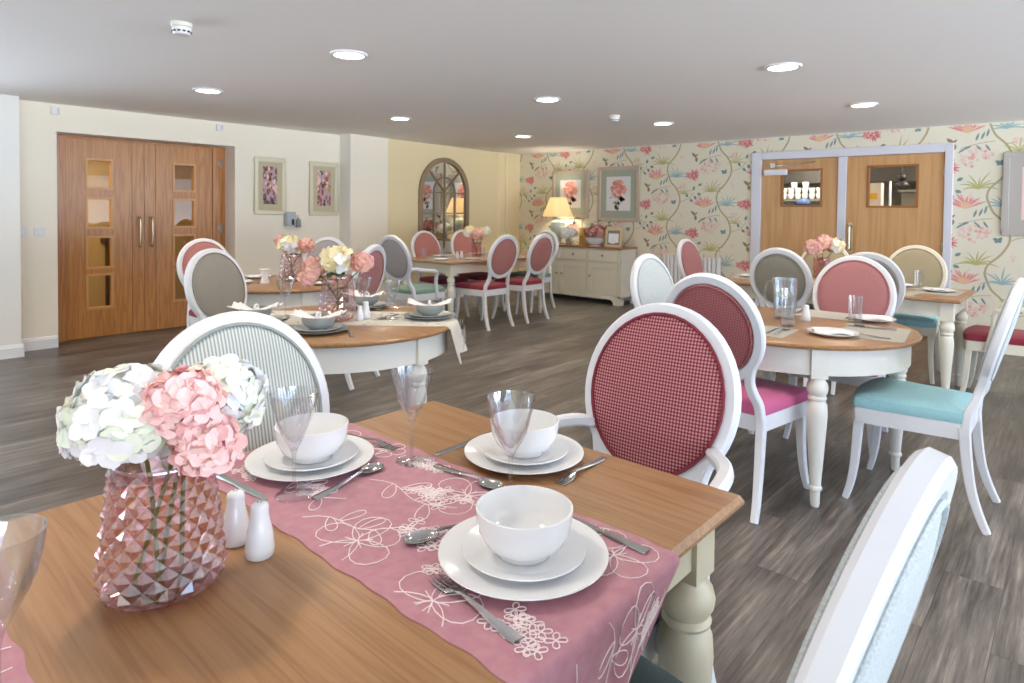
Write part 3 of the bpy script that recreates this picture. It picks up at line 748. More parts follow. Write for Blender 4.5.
def botanical(x0, x1, z0, z1, label, fm, mm, inset, group, dark=False):
    t = thing('framed_print', label, 'picture', ((x0 + x1) / 2, YF, z0), 0, group)
    w, h = (x1 - x0) / 2, z1 - z0; fw = 0.055
    b = MB()
    for lo, hi in (((-w, -0.03, 0), (w, 0, fw)), ((-w, -0.03, h - fw), (w, 0, h)), ((-w, -0.03, fw), (-w + fw, 0, h - fw)), ((w - fw, -0.03, fw), (w, 0, h - fw))): b.box(lo, hi)
    b.build('frame', fm, t, bevel=0.006)
    b = MB(); b.box((-w + fw - 0.005, -0.012, fw - 0.005), (w - fw + 0.005, -0.002, h - fw + 0.005)); b.build('mount', mm, t, smooth=False)
    b = MB(); iw = w - fw - inset; b.box((-iw, -0.0135, fw + inset * 1.1), (iw, -0.012, h - fw - inset), 0)
    rose_art(b, 0, h * 0.585, 0.118, -0.0138, (1, 2, 3))
    b.build('art_print', [M['paper'], M['coral'], M['coral_d'], M['ink_dark']] if not dark else [M['petal_pink'], M['ink_dark'], M['ink_dark'], M['ink_dark']], t, smooth=False, weld=False)
botanical(-6.51, -5.79, 1.24, 2.01, 'framed coral rose print on the floral wall, partly behind the lamp', M['frame_taupe'], M['grey_mat_board'], 0.10, 'framed rose prints above the sideboard')
botanical(-5.62, -4.885, 1.205, 2.04, 'framed coral rose print on the floral wall, above the photo frame', M['frame_taupe'], M['grey_mat_board'], 0.10, 'framed rose prints above the sideboard')
botanical(-0.628, 0.10, 1.15, 2.005, 'greige framed print at the right edge, on the floral wall', M['frame_grey'], M['frame_grey'], 0.10, None, True)

# radiator
t = thing('radiator', 'white ribbed column radiator against the floral wall', 'radiator', (-4.02, YF - 0.07, 0))
b = MB()
for k in range(14):
    x = -0.4 + k * 0.8 / 13
    b.sweep([(x, -0.02, 0.16), (x, -0.02, 0.75)], rr(0.024, 0.03, 0.012), (0, 1, 0)); 
b.build('columns', M['gloss_white'], t)
b = MB(); b.box((-0.42, -0.005, 0.17), (0.42, 0.025, 0.2)); b.box((-0.42, -0.005, 0.7), (0.42, 0.025, 0.73)); b.box((-0.3, 0.02, 0.3), (-0.27, 0.07, 0.34)); b.box((0.27, 0.02, 0.3), (0.3, 0.07, 0.34)); b.tube([(-0.41, 0.0, 0.0), (-0.41, 0.0, 0.18)], 0.01, 8); b.tube([(0.41, 0.0, 0.0), (0.41, 0.0, 0.18)], 0.01, 8)
b.build('rails_and_pipes', M['gloss_white'], t)

#@@FURNITURE@@
# ================================================================== CHAIRS
ZC, RA, RB = 0.827, 0.219, 0.231        # oval centre height and centre-line half axes
RAKE = 0.26
def ring_y(z): return -0.236 - (z - 0.5) * RAKE
BACKN = Vector((0, 1, RAKE)).normalized() # forward normal of the back
CH_MESH = {}
def chair_geo():
    g = {}
    b = MB(); n = 48
    pts = [(RA * cos(2 * pi * k / n), ring_y(ZC + RB * sin(2 * pi * k / n)), ZC + RB * sin(2 * pi * k / n)) for k in range(n)]
    b.sweep(pts, rr(0.0235, 0.019, 0.008), BACKN, closed=True)
    for s in (-1, 1):
        a = radians(-38)
        p = smoothpath([(s * RA * cos(a), ring_y(ZC + RB * sin(a)), ZC + RB * sin(a)), (s * 0.158, ring_y(0.635), 0.635), (s * 0.154, ring_y(0.59), 0.59), (s * 0.166, ring_y(0.55), 0.545), (s * 0.182, -0.226, 0.49), (s * 0.19, -0.218, 0.40)], 4)
        b.sweep(p, rr(0.020, 0.018, 0.006), (0, 1, 0))
    g['back_frame'] = b
    # upholstered oval, domed on both faces
    b = MB(); m = 40; vs = []; fs = []
    L = [(-0.013, .965), (-0.020, 0.90), (-0.025, 0.73), (-0.028, 0.4), (-0.029, 0.0)]; F = [(0.016, 1.035), (0.024, 0.985), (0.029, 0.82), (0.033, 0.45), (0.034, 0.0)]
    def ov(d, k, s): 
        z = ZC + (RB - 0.018) * s * sin(2 * pi * k / m)
        return (RA - 0.018) * s * cos(2 * pi * k / m), ring_y(z) + d, z + d * RAKE
    for side in (L, F):
        o = len(vs); 
        for (d, s) in side[:-1]:
            for k in range(m): vs.append(ov(d, k, s))
        vs.append(ov(side[-1][0], 0, 0.0))
        r = len(side) - 1
        for i in range(r - 1):
            for k in range(m): fs.append((o + i * m + k, o + i * m + (k + 1) % m, o + (i + 1) * m + (k + 1) % m, o + (i + 1) * m + k))
        for k in range(m): fs.append((o + (r - 1) * m + k, o + (r - 1) * m + (k + 1) % m, o + r * m))
    o2 = m * 4 + 1
    for k in range(m): fs.append((k, (k + 1) % m, o2 + (k + 1) % m, o2 + k))
    b.add(vs, fs); g['backrest'] = b
    b = MB()
    for d, q in ((-0.020, 0.95), (0.023, 1.03)):
        b.tube([ov(d, k, q) for k in range(m)], 0.0048, 6, closed=True, ref=(0, 1, RAKE))
    g['piping'] = b
    # seat
    def seat_outline(e=0.0):
        o = smoothpath([(-0.195, -0.225), (-0.2, -0.21), (-0.222, 0.0), (-0.238, 0.17), (-0.225, 0.215), (-0.12, 0.237), (0, 0.243), (0.12, 0.237), (0.225, 0.215), (0.238, 0.17), (0.222, 0.0), (0.2, -0.21), (0.195, -0.225)], 3)
        return [(x * (1 + e), (y - 0.01) * (1 + e) + 0.01) for x, y in o]
    b = MB(); ol = seat_outline(); n = len(ol); vs = []; fs = []
    prof = [(0.02, 0.375), (0.0, 0.375), (0.0, 0.445), (-0.02, 0.447)]
    for e, z in prof:
        for x, y in seat_outline(e if e <= 0 else -0.10):
            zz = z
            if z < 0.4: zz = z + 0.018 * (1 - abs(x) / 0.24) * (1 if y > 0.1 else 0.4)
            vs.append((x, y, zz))
    for i in range(3):
        for k in range(n): fs.append((i * n + k, i * n + (k + 1) % n, (i + 1) * n + (k + 1) % n, (i + 1) * n + k))
    fs.append(tuple(range(n))[::-1]); fs.append(tuple(range(3 * n, 4 * n)))
    b.add(vs, fs); g['seat_rail'] = b
    b = MB(); vs = []; fs = []
    prof = [(-0.02, 0.446), (0.008, 0.449), (0.016, 0.462), (0.014, 0.478), (-0.005, 0.492), (-0.08, 0.502), (-0.35, 0.512), (-0.7, 0.516)]
    for e, z in prof:
        for x, y in seat_outline(e): vs.append((x, y, z))
    r = len(prof)
    for i in range(r - 1):
        for k in range(n): fs.append((i * n + k, i * n + (k + 1) % n, (i + 1) * n + (k + 1) % n, (i + 1) * n + k))
    fs.append(tuple(range(n))[::-1]); fs.append(tuple(range((r - 1) * n, r * n)))
    b.add(vs, fs); g['seat_cushion'] = b
    for nm, s in (('leg_fl', -1), ('leg_fr', 1)):
        b = MB(); p = smoothpath([(s * 0.208, 0.192, 0.43), (s * 0.209, 0.200, 0.30), (s * 0.213, 0.208, 0.17), (s * 0.222, 0.222, 0.07), (s * 0.232, 0.240, 0.0)], 4)
        k = len(p); b.sweep(p, [rr(0.0215 - 0.0085 * i / k, 0.0215 - 0.0085 * i / k, 0.004) for i in range(k)], (0, 1, 0)); g[nm] = b
    for nm, s in (('leg_rl', -1), ('leg_rr', 1)):
        b = MB(); p = smoothpath([(s * 0.19, -0.214, 0.43), (s * 0.19, -0.224, 0.30), (s * 0.193, -0.243, 0.17), (s * 0.2, -0.274, 0.07), (s * 0.205, -0.305, 0.0)], 4)
        k = len(p); b.sweep(p, [rr(0.019 - 0.005 * i / k, 0.022 - 0.008 * i / k, 0.004) for i in range(k)], (0, 1, 0)); g[nm] = b
    for nm, s in (('arm_l', -1), ('arm_r', 1)):
        b = MB(); a = radians(-32)
        p = smoothpath([(s * RA * cos(a), ring_y(ZC + RB * sin(a)), ZC + RB * sin(a)), (s * 0.215, -0.235, 0.722), (s * 0.268, -0.18, 0.712), (s * 0.288, -0.07, 0.700), (s * 0.284, 0.005, 0.69), (s * 0.27, 0.04, 0.66), (s * 0.253, 0.045, 0.58), (s * 0.247, 0.06, 0.5), (s * 0.243, 0.085, 0.39)], 4)
        b.sweep(p, rr(0.0185, 0.0165, 0.007), (0.15, 0.1, 1)); g[nm] = b
    return g
CG = chair_geo()
def cmesh(key, mat):
    k = (key, mat.name)
    if k not in CH_MESH:
        base = CH_MESH.get(key)
        if base is None:
            base = CG[key].mesh(key, [mat]); CH_MESH[key] = base; CH_MESH[k] = base
        else:
            me = base.copy(); me.materials.clear(); me.materials.append(mat); CH_MESH[k] = me
    return CH_MESH[k]
def chair(loc, yaw, back, seat, label, arms=False, frame='white_wood', pip=None, group='oval-back dining chairs'):
    t = thing('dining_armchair' if arms else 'dining_chair', label, 'chair', (loc[0], loc[1], 0), radians(yaw), group)
    fm = M[frame]
    put('back_frame', cmesh('back_frame', fm), t)
    bk = put('backrest', cmesh('backrest', M[back]), t)
    put('piping', cmesh('piping', M[pip or back]), bk)
    put('seat_rail', cmesh('seat_rail', fm), t); put('seat_cushion', cmesh('seat_cushion', M[seat]), t)
    for k in ('leg_fl', 'leg_fr', 'leg_rl', 'leg_rr'): put('leg', cmesh(k, fm), t)
    if arms:
        for k in ('arm_l', 'arm_r'): put('arm', cmesh(k, fm), t)
    return t
# foreground table
chair((-1.255, 0.748), -90, 'stripe', 'seat_green', 'white chair with grey ticking-striped oval back, behind the nearest hydrangea vase', arms=False, pip='pip_grey')
chair((-0.908, 1.336), 180, 'check', 'seat_dark', 'white armchair with checked red oval back at the nearest table end', arms=True, pip='pip_red')
chair((-0.506, 0.845), 88, 'pale_fabric', 'seat_dark', 'white chair back cut off at the lower right corner, very close', pip='pale_fabric')
# round jug table
chair((-1.225, 3.08), -3, 'check_fine', 'seat_magenta', 'white chair seen from behind with checked red back and magenta seat', pip='check_fine')
chair((-0.575, 3.555), 90, 'pale_fabric', 'seat_teal', 'white chair in side view with bright teal seat at the round jug table')
chair((-1.08, 4.20), 182, 'pink', 'seat_magenta', 'white chair with dusky pink oval back on the far side of the round jug table')
chair((-1.73, 3.67), -92, 'pale_fabric', 'seat_green', 'white chair with pale silver oval back between the checked chair and sideboard')
# rectangular table before the kitchen doors
chair((-1.79, 5.54), 0, 'olive_fabric', 'seat_dark', 'white chair with olive grey oval back seen behind the water jug')
chair((-1.24, 5.49), 14, 'grey_fabric', 'seat_dark', 'pale grey framed chair half hidden behind the dusky pink chair', frame='grey_wood')
chair((-1.10, 6.28), 180, 'gold_fabric', 'seat_teal', 'cream framed chair with old gold oval back before the right kitchen door', frame='cream_paint')
chair((-1.84, 6.25), 180, 'gold_fabric', 'seat_dark', 'cream framed chair with old gold back behind the peach flower vase', frame='cream_paint')
chair((-2.67, 6.10), -90, 'pink', 'seat_red', 'white chair with pink oval back in front of the white radiator')
chair((-0.405, 5.89), 90, 'gold_fabric', 'seat_red', 'cream framed armchair with wine red seat at the right edge', arms=True, frame='cream_paint')
# far rectangular table by the mirror
chair((-5.50, 4.58), 5, 'silver_fabric', 'seat_green', 'white armchair with silver grey oval back and sage green seat', arms=True)
chair((-6.02, 5.44), -90, 'salmon', 'seat_red', 'white chair with salmon oval back left of the arched mirror centre', arms=False)
chair((-6.02, 6.12), -90, 'salmon', 'seat_red', 'white chair with salmon oval back partly behind the far flower vase', arms=False)
chair((-5.255, 5.38), 90, 'salmon', 'seat_red', 'white chair with salmon back and wine seat, nearer of two on the mirror table side')
chair((-5.255, 6.04), 92, 'salmon', 'seat_red', 'white chair with salmon back and wine seat, closest to the sideboard')
chair((-5.68, 6.74), 180, 'silver_fabric', 'seat_green', 'white chair mostly hidden behind the salmon chair closest to the sideboard')
# round tables in the middle and before the oak doors
chair((-3.93, 1.95), -70, 'grey_fabric', 'seat_dark', 'white chair with taupe grey oval back at the door side of the grey-runner table')
chair((-5.36, 2.40), -85, 'salmon', 'seat_red', 'white chair with salmon oval back peeking over the taupe grey chair')
chair((-5.22, 3.06), 205, 'silver_fabric', 'seat_green', 'white chair with silver grey back below the narrow framed prints')
chair((-4.41, 2.81), 116, 'pink', 'seat_red', 'white chair with dusky pink back behind the round grey-runner table')

# ================================================================== TABLES
def leg_mb(scale=1.0, zt=0.735, blk=0.036):
    b = MB(); k = scale
    b.box((-blk, -blk, 0.60), (blk, blk, zt))
    prof = [(0.0, 0), (0.017, 0), (0.0205, 0.015), (0.022, 0.075), (0.029, 0.08), (0.031, 0.088), (0.028, 0.096), (0.024, 0.10), (0.028, 0.16), (0.036, 0.28), (0.043, 0.38), (0.0455, 0.43),
            (0.043, 0.475), (0.034, 0.494), (0.039, 0.498), (0.0415, 0.506), (0.039, 0.514), (0.036, 0.517), (0.0445, 0.535), (0.047, 0.553), (0.043, 0.573), (0.033, 0.589), (0.031, 0.598), (0.034, 0.602)]
    b.lathe([(r * k, z) for r, z in prof], 28)
    return b
def round_table(c, r, a0, paint, label, topmat='oak', grp='round dining tables'):
    t = thing('round_table', label, 'table', (c[0], c[1], 0), 0, grp)
    b = MB(); b.lathe([(0, 0.735), (r - 0.012, 0.735), (r - 0.004, 0.738), (r, 0.745), (r, 0.751), (r - 0.006, 0.758), (r - 0.012, 0.760), (0, 0.760)], 72); b.build('tabletop', M[topmat], t, angle=30)
    b = MB(); ra = r - 0.045; b.lathe([(ra - 0.02, 0.612), (ra, 0.612), (ra, 0.7345), (ra - 0.02, 0.7345), (ra - 0.02, 0.612)], 72, cap=False); b.build('apron', M[paint], t)
    for k in range(4):
        a = radians(a0 + 90 * k); b = leg_mb(); X = Matrix.Translation((( ra - 0.022) * cos(a), (ra - 0.022) * sin(a), 0)) @ Matrix.Rotation(a, 4, 'Z')
        b.v = [tuple(X @ Vector(p)) for p in b.v]; b.build('leg', M[paint], t)
    return t
def rect_table(x0, x1, y0, y1, paint, label, topmat, group='rectangular dining tables', leg_scale=1.0):
    cx, cy = (x0 + x1) / 2, (y0 + y1) / 2; w, d = (x1 - x0) / 2, (y1 - y0) / 2
    t = thing('rectangular_table', label, 'table', (cx, cy, 0), 0, group)
    b = MB(); ol = lambda e: [(-w + e, -d + e), (w - e, -d + e), (w - e, d - e), (-w + e, d - e)]
    vs = []
    for e, z in ((0.012, 0.735), (0.0, 0.741), (0.0, 0.748), (0.008, 0.76)): vs += [(x, y, z) for x, y in ol(e)]
    fs = [(3, 2, 1, 0), (12, 13, 14, 15)] + [(i * 4 + k, i * 4 + (k + 1) % 4, (i + 1) * 4 + (k + 1) % 4, (i + 1) * 4 + k) for i in range(3) for k in range(4)]
    b.add(vs, fs); b.build('tabletop', M[topmat], t, smooth=False)
    i = 0.055; b = MB()
    for lo, hi in (((-w + i, -d + i, 0.63), (w - i, -d + i + 0.022, 0.7345)), ((-w + i, d - i - 0.022, 0.63), (w - i, d - i, 0.7345)), ((-w + i, -d + i + 0.022, 0.63), (-w + i + 0.022, d - i - 0.022, 0.7345)), ((w - i - 0.022, -d + i + 0.022, 0.63), (w - i, d - i - 0.022, 0.7345))): b.box(lo, hi)
    b.build('apron', M[paint], t, smooth=False)
    q = 0.085
    for sx in (-1, 1):
        for sy in (-1, 1):
            b = leg_mb(leg_scale, blk=0.041); b.v = [(x + sx * (w - q), y + sy * (d - q), z) for x, y, z in b.v]; b.build('leg', M[paint], t)
    return t
TT = 0.760
rect_table(-1.495, -0.515, -0.62, 1.318, 'stone_paint', 'nearest oak-topped table with stone painted turned leg, set with white crockery', 'oak', leg_scale=1.25)
round_table((-2.928, 1.933), 0.603, 8, 'ivory_paint', 'round oak-topped white table with grey linen runner in the middle left')
round_table((-4.80, 2.62), 0.60, 78, 'ivory_paint', 'round oak-topped white table nearest the oak double doors', 'oak')
rect_table(-6.19, -5.27, 4.88, 6.66, 'cream_paint', 'far rectangular oak-topped table in front of the arched mirror', 'oak_y')
round_table((-1.17, 3.585), 0.603, 31, 'ivory_paint', 'round oak-topped white table carrying the glass water jug', 'oak')
rect_table(-2.46, -0.62, 5.37, 6.22, 'cream_paint', 'rectangular oak-topped table with cream legs before the kitchen doors', 'oak')

# ================================================================== CROCKERY, CUTLERY, GLASS
G = {}
def gm(key, fn):
    if key not in G: G[key] = fn()
    return G[key]
def m_plate(r, h=0.018, mat='porcelain'):
    b = MB(); b.lathe([(0, 0.002), (r * 0.52, 0.002), (r * 0.54, 0), (r * 0.60, 0), (r * 0.66, 0.004), (r * 0.96, h - 0.004), (r, h - 0.001), (r * 0.995, h + 0.0008), (r * 0.95, h - 0.0005), (r * 0.68, 0.0085), (r * 0.6, 0.0055), (0, 0.0055)], 64)
    return b.mesh('plate', [M[mat]], angle=60)
def m_bowl(r, h, mat='porcelain'):
    b = MB(); b.lathe([(0, 0.003), (r * 0.46, 0.003), (r * 0.48, 0), (r * 0.55, 0), (r * 0.57, 0.005), (r * 0.62, 0.010), (r * 0.80, h * 0.26), (r * 0.95, h * 0.55), (r * 0.995, h * 0.85), (r, h), (r * 0.965, h + 0.001), (r * 0.95, h * 0.85), (r * 0.9, h * 0.55), (r * 0.74, h * 0.28), (r * 0.5, h * 0.15), (0, h * 0.12)], 64)
    return b.mesh('bowl', [M[mat]], angle=60)
def item(name, me, loc, label, cat, group=None, rotz=0):
    o = put(name, me, loc=loc, rotz=rotz); return tag(o, label, cat, group)
CLO = 0.0022  # thickness of a runner lying on the table
# nearest table: three stacks of dinner plate, side plate, bowl
pd, ps, pb = m_plate(0.143), m_plate(0.104), m_bowl(0.082, 0.077)
for (x, y, z), w in (((-1.318, 0.788, TT + CLO), 'before the striped chair'), ((-0.985, 1.155, TT), 'before the checked armchair'), ((-0.69, 0.81, TT + CLO), 'nearest the camera on the pink runner')):
    item('dinner_plate', pd, (x, y, z + 0.001), 'large white dinner plate under the stack ' + w, 'plate', 'white dinner plates')
    item('side_plate', ps, (x + 0.002, y, z + 0.0075), 'white side plate in the middle of the stack ' + w, 'plate', 'white side plates')
    item('bowl', pb, (x, y + 0.002, z + 0.0145), 'white porcelain bowl on top of the stack ' + w, 'bowl', 'white bowls')

def flute(r, z, t): return r * (1.03 - 0.15 * max(0, min(1, (0.203 - z) / 0.05)) * abs(cos(3.5 * t + z * 22)))
def wine_glass(loc, label, hh=0.213, group='stemmed wine glasses', rot=0.0, n=56):
    t = thing('wine_glass', label, 'glass', loc, rot, group); k = hh / 0.213
    bw = gm(('bowl', hh, n), lambda: MB().lathe([(0.0065, 0.092 * k), (0.0100, 0.100 * k), (0.0165, 0.112 * k), (0.0240, 0.126 * k), (0.0310, 0.142 * k), (0.0375, 0.160 * k), (0.0425, 0.180 * k), (0.0458, 0.198 * k), (0.0470, 0.213 * k), (0.0455, 0.2132 * k), (0.0440, 0.198 * k), (0.0405, 0.180 * k), (0.0352, 0.161 * k), (0.0285, 0.144 * k), (0.0210, 0.129 * k), (0.0120, 0.116 * k), (0.004, 0.110 * k), (0, 0.109 * k)], n, fn=flute, cap=False).mesh('glass_bowl', [M['glass']], angle=70))
    st = gm(('stem', hh, n), lambda: MB().lathe([(0.0045, 0.006), (0.0038, 0.02), (0.0036, 0.05 * k), (0.0042, 0.08 * k), (0.0065, 0.098 * k)], 14, cap=False).mesh('glass_stem', [M['glass']], angle=70))
    ft = gm(('foot', n), lambda: MB().lathe([(0, 0.0), (0.036, 0.0), (0.0372, 0.0012), (0.036, 0.0022), (0.02, 0.0035), (0.0045, 0.006)], 36, cap=False).mesh('glass_foot', [M['glass']], angle=70))
    put('bowl', bw, t); put('stem', st, t); put('foot', ft, t)
    return t
wine_glass((-1.195, 0.675, TT + CLO), 'stemmed wine glass before the stack at the striped chair')
wine_glass((-1.160, 0.955, TT + CLO), 'stemmed wine glass standing alone near the far table corner')
wine_glass((-0.851, 0.957, TT + CLO), 'stemmed wine glass behind the bowl nearest the camera')
wine_glass((-0.918, 0.148, TT + CLO), 'stemmed wine glass cut off at the left edge of the photo')

# cutlery, modelled along +x from handle end to tip
def m_knife():
    b = MB(); n = 14; vs = []; fs = []
    W = [(0, .0085), (.02, .0095), (.06, .0085), (.10, .007), (.105, .0075), (.115, .0095), (.15, .0105), (.19, .0095), (.212, .006), (.22, .0012)]
    H = [.0035] * 4 + [.002] * 6
    for (x, w), h in zip(W, H):
        lo = -w * (1 if x < .104 else 0.75); vs += [(x, lo, 0.001), (x, w, 0.001), (x, w * .8, 0.001 + h), (x, lo * .8, 0.001 + h)]
    for i in range(len(W) - 1):
        for q in range(4): fs.append((i * 4 + q, i * 4 + (q + 1) % 4, i * 4 + 4 + (q + 1) % 4, i * 4 + 4 + q))
    fs += [(3, 2, 1, 0), tuple(len(vs) - 4 + q for q in range(4))]
    b.add(vs, fs); return b.mesh('knife', [M['steel']], angle=35)
def strip(b, P):
    """P: list of (x, yc, halfwidth, z, thickness)"""
    vs = []; fs = []
    for x, yc, w, z, h in P: vs += [(x, yc - w, z), (x, yc + w, z), (x, yc + w * .75, z + h), (x, yc - w * .75, z + h)]
    for i in range(len(P) - 1):
        for q in range(4): fs.append((i * 4 + q, i * 4 + (q + 1) % 4, i * 4 + 4 + (q + 1) % 4, i * 4 + 4 + q))
    fs += [(3, 2, 1, 0), tuple(len(vs) - 4 + q for q in range(4))]
    b.add(vs, fs)
HANDLE = [(0, 0, .009, .001, .003), (.012, 0, .0105, .001, .003), (.05, 0, .008, .002, .003), (.09, 0, .005, .006, .003), (.125, 0, .0035, .010, .003)]
def m_fork():
    b = MB(); strip(b, HANDLE + [(.136, 0, .006, .009, .0025), (.146, 0, .0115, .006, .0022), (.158, 0, .0125, .003, .002)])
    for y in (-.0105, -.0035, .0035, .0105): strip(b, [(.156, y, .0022, .0033, .0018), (.17, y, .002, .0012, .0018), (.186, y, .0018, .001, .0018), (.198, y * .95, .001, .004, .0012)])
    return b.mesh('fork', [M['steel']], angle=45)
def m_spoon():
    b = MB(); strip(b, HANDLE + [(.136, 0, .004, .009, .003)])
    vs = []; fs = []; n = 20; c = (.168, 0)
    R = [(1.0, .0075), (.97, .0085), (.85, .0045), (.55, .002), (0.05, .0012)]; R2 = [(1.0, .0075), (.85, .0035), (.55, .0006), (0.05, .0)]
    def rg(s, z): return [(c[0] + .033 * s * cos(2 * pi * k / n), .0205 * s * sin(2 * pi * k / n) * (1 + .12 * cos(2 * pi * k / n)), z) for k in range(n)]
    for rr_ in (R, R2):
        o = len(vs)
        for s, z in rr_: vs += rg(s, z)
        m = len(rr_)
        for i in range(m - 1):
            for k in range(n): fs.append((o + i * n + k, o + i * n + (k + 1) % n, o + (i + 1) * n + (k + 1) % n, o + (i + 1) * n + k))
        fs.append(tuple(o + (m - 1) * n + k for k in range(n)))
    b.add(vs, fs); return b.mesh('spoon', [M['steel']], angle=60)
CUT = {'knife': m_knife(), 'fork': m_fork(), 'spoon': m_spoon()}
def cutlery(kind, p0, p1, label, z=TT, group='table cutlery'):
    """handle end p0 pointing towards p1"""
    o = item(kind, CUT[kind], (p0[0], p0[1], z + 0.0004), label, kind, group, math.atan2(p1[1] - p0[1], p1[0] - p0[0])); return o
R_ = TT + CLO
cutlery('knife', (-1.432, 0.610), (-1.2, 0.626), 'steel knife behind the salt and pepper shakers', R_)
cutlery('fork', (-1.43, 0.945), (-1.24, 0.972), 'steel fork with tines past the plates at the striped chair', R_)
cutlery('spoon', (-1.145, 0.690), (-1.195, 0.94), 'long steel dessert spoon in front of the stack at the striped chair', R_)
cutlery('knife', (-1.153, 1.235), (-1.149, 1.02), 'steel knife lying left of the stack before the checked armchair')
cutlery('spoon', (-1.095, 0.972), (-0.90, 0.980), 'steel spoon between the two wine glasses on the runner', R_)
cutlery('fork', (-0.843, 1.283), (-0.828, 1.09), 'steel fork right of the stack before the checked armchair')
cutlery('spoon', (-0.815, 0.895), (-0.872, 0.708), 'steel spoon behind the plates nearest the camera', R_)
cutlery('fork', (-0.560, 0.650), (-0.80, 0.675), 'steel fork in front of the plates nearest the camera', R_)
cutlery('knife', (-0.546, 0.972), (-0.75, 0.985), 'steel knife at the right end of the pink runner', R_)

# salt and pepper
def shaker(loc, label, k=1.0, group='white salt and pepper shakers', cat='shaker'):
    t = thing('salt_shaker', label, cat, loc, 0, group)
    bm_ = gm(('shk', k), lambda: MB().lathe([(0, 0), (0.021 * k, 0), (0.0235 * k, 0.003 * k), (0.024 * k, 0.015 * k), (0.0215 * k, 0.04 * k), (0.0165 * k, 0.062 * k), (0.0145 * k, 0.075 * k), (0.0150 * k, 0.083 * k), (0.0135 * k, 0.089 * k), (0.008 * k, 0.0925 * k), (0, 0.0935 * k)], 32).mesh('shaker_body', [M['porcelain']], angle=60))
    put('body', bm_, t)
    hm = gm(('shh', k), lambda: _holes(k)); put('pour_holes', hm, t)
    return t
def _holes(k):
    b = MB()
    for a in range(5): b.lathe([(0, 0.0928 * k), (0.0011, 0.0928 * k), (0.0011, 0.0936 * k), (0, 0.0936 * k)], 8, c=(0.004 * k * cos(a * 1.257), 0.004 * k * sin(a * 1.257), 0))
    return b.mesh('pour_holes', [M['dark']], smooth=False)
shaker((-1.102, 0.511, TT), 'white porcelain shaker, farther of the pair beside the pink vase')
shaker((-1.030, 0.519, TT), 'white porcelain shaker, nearer of the pair beside the pink vase')

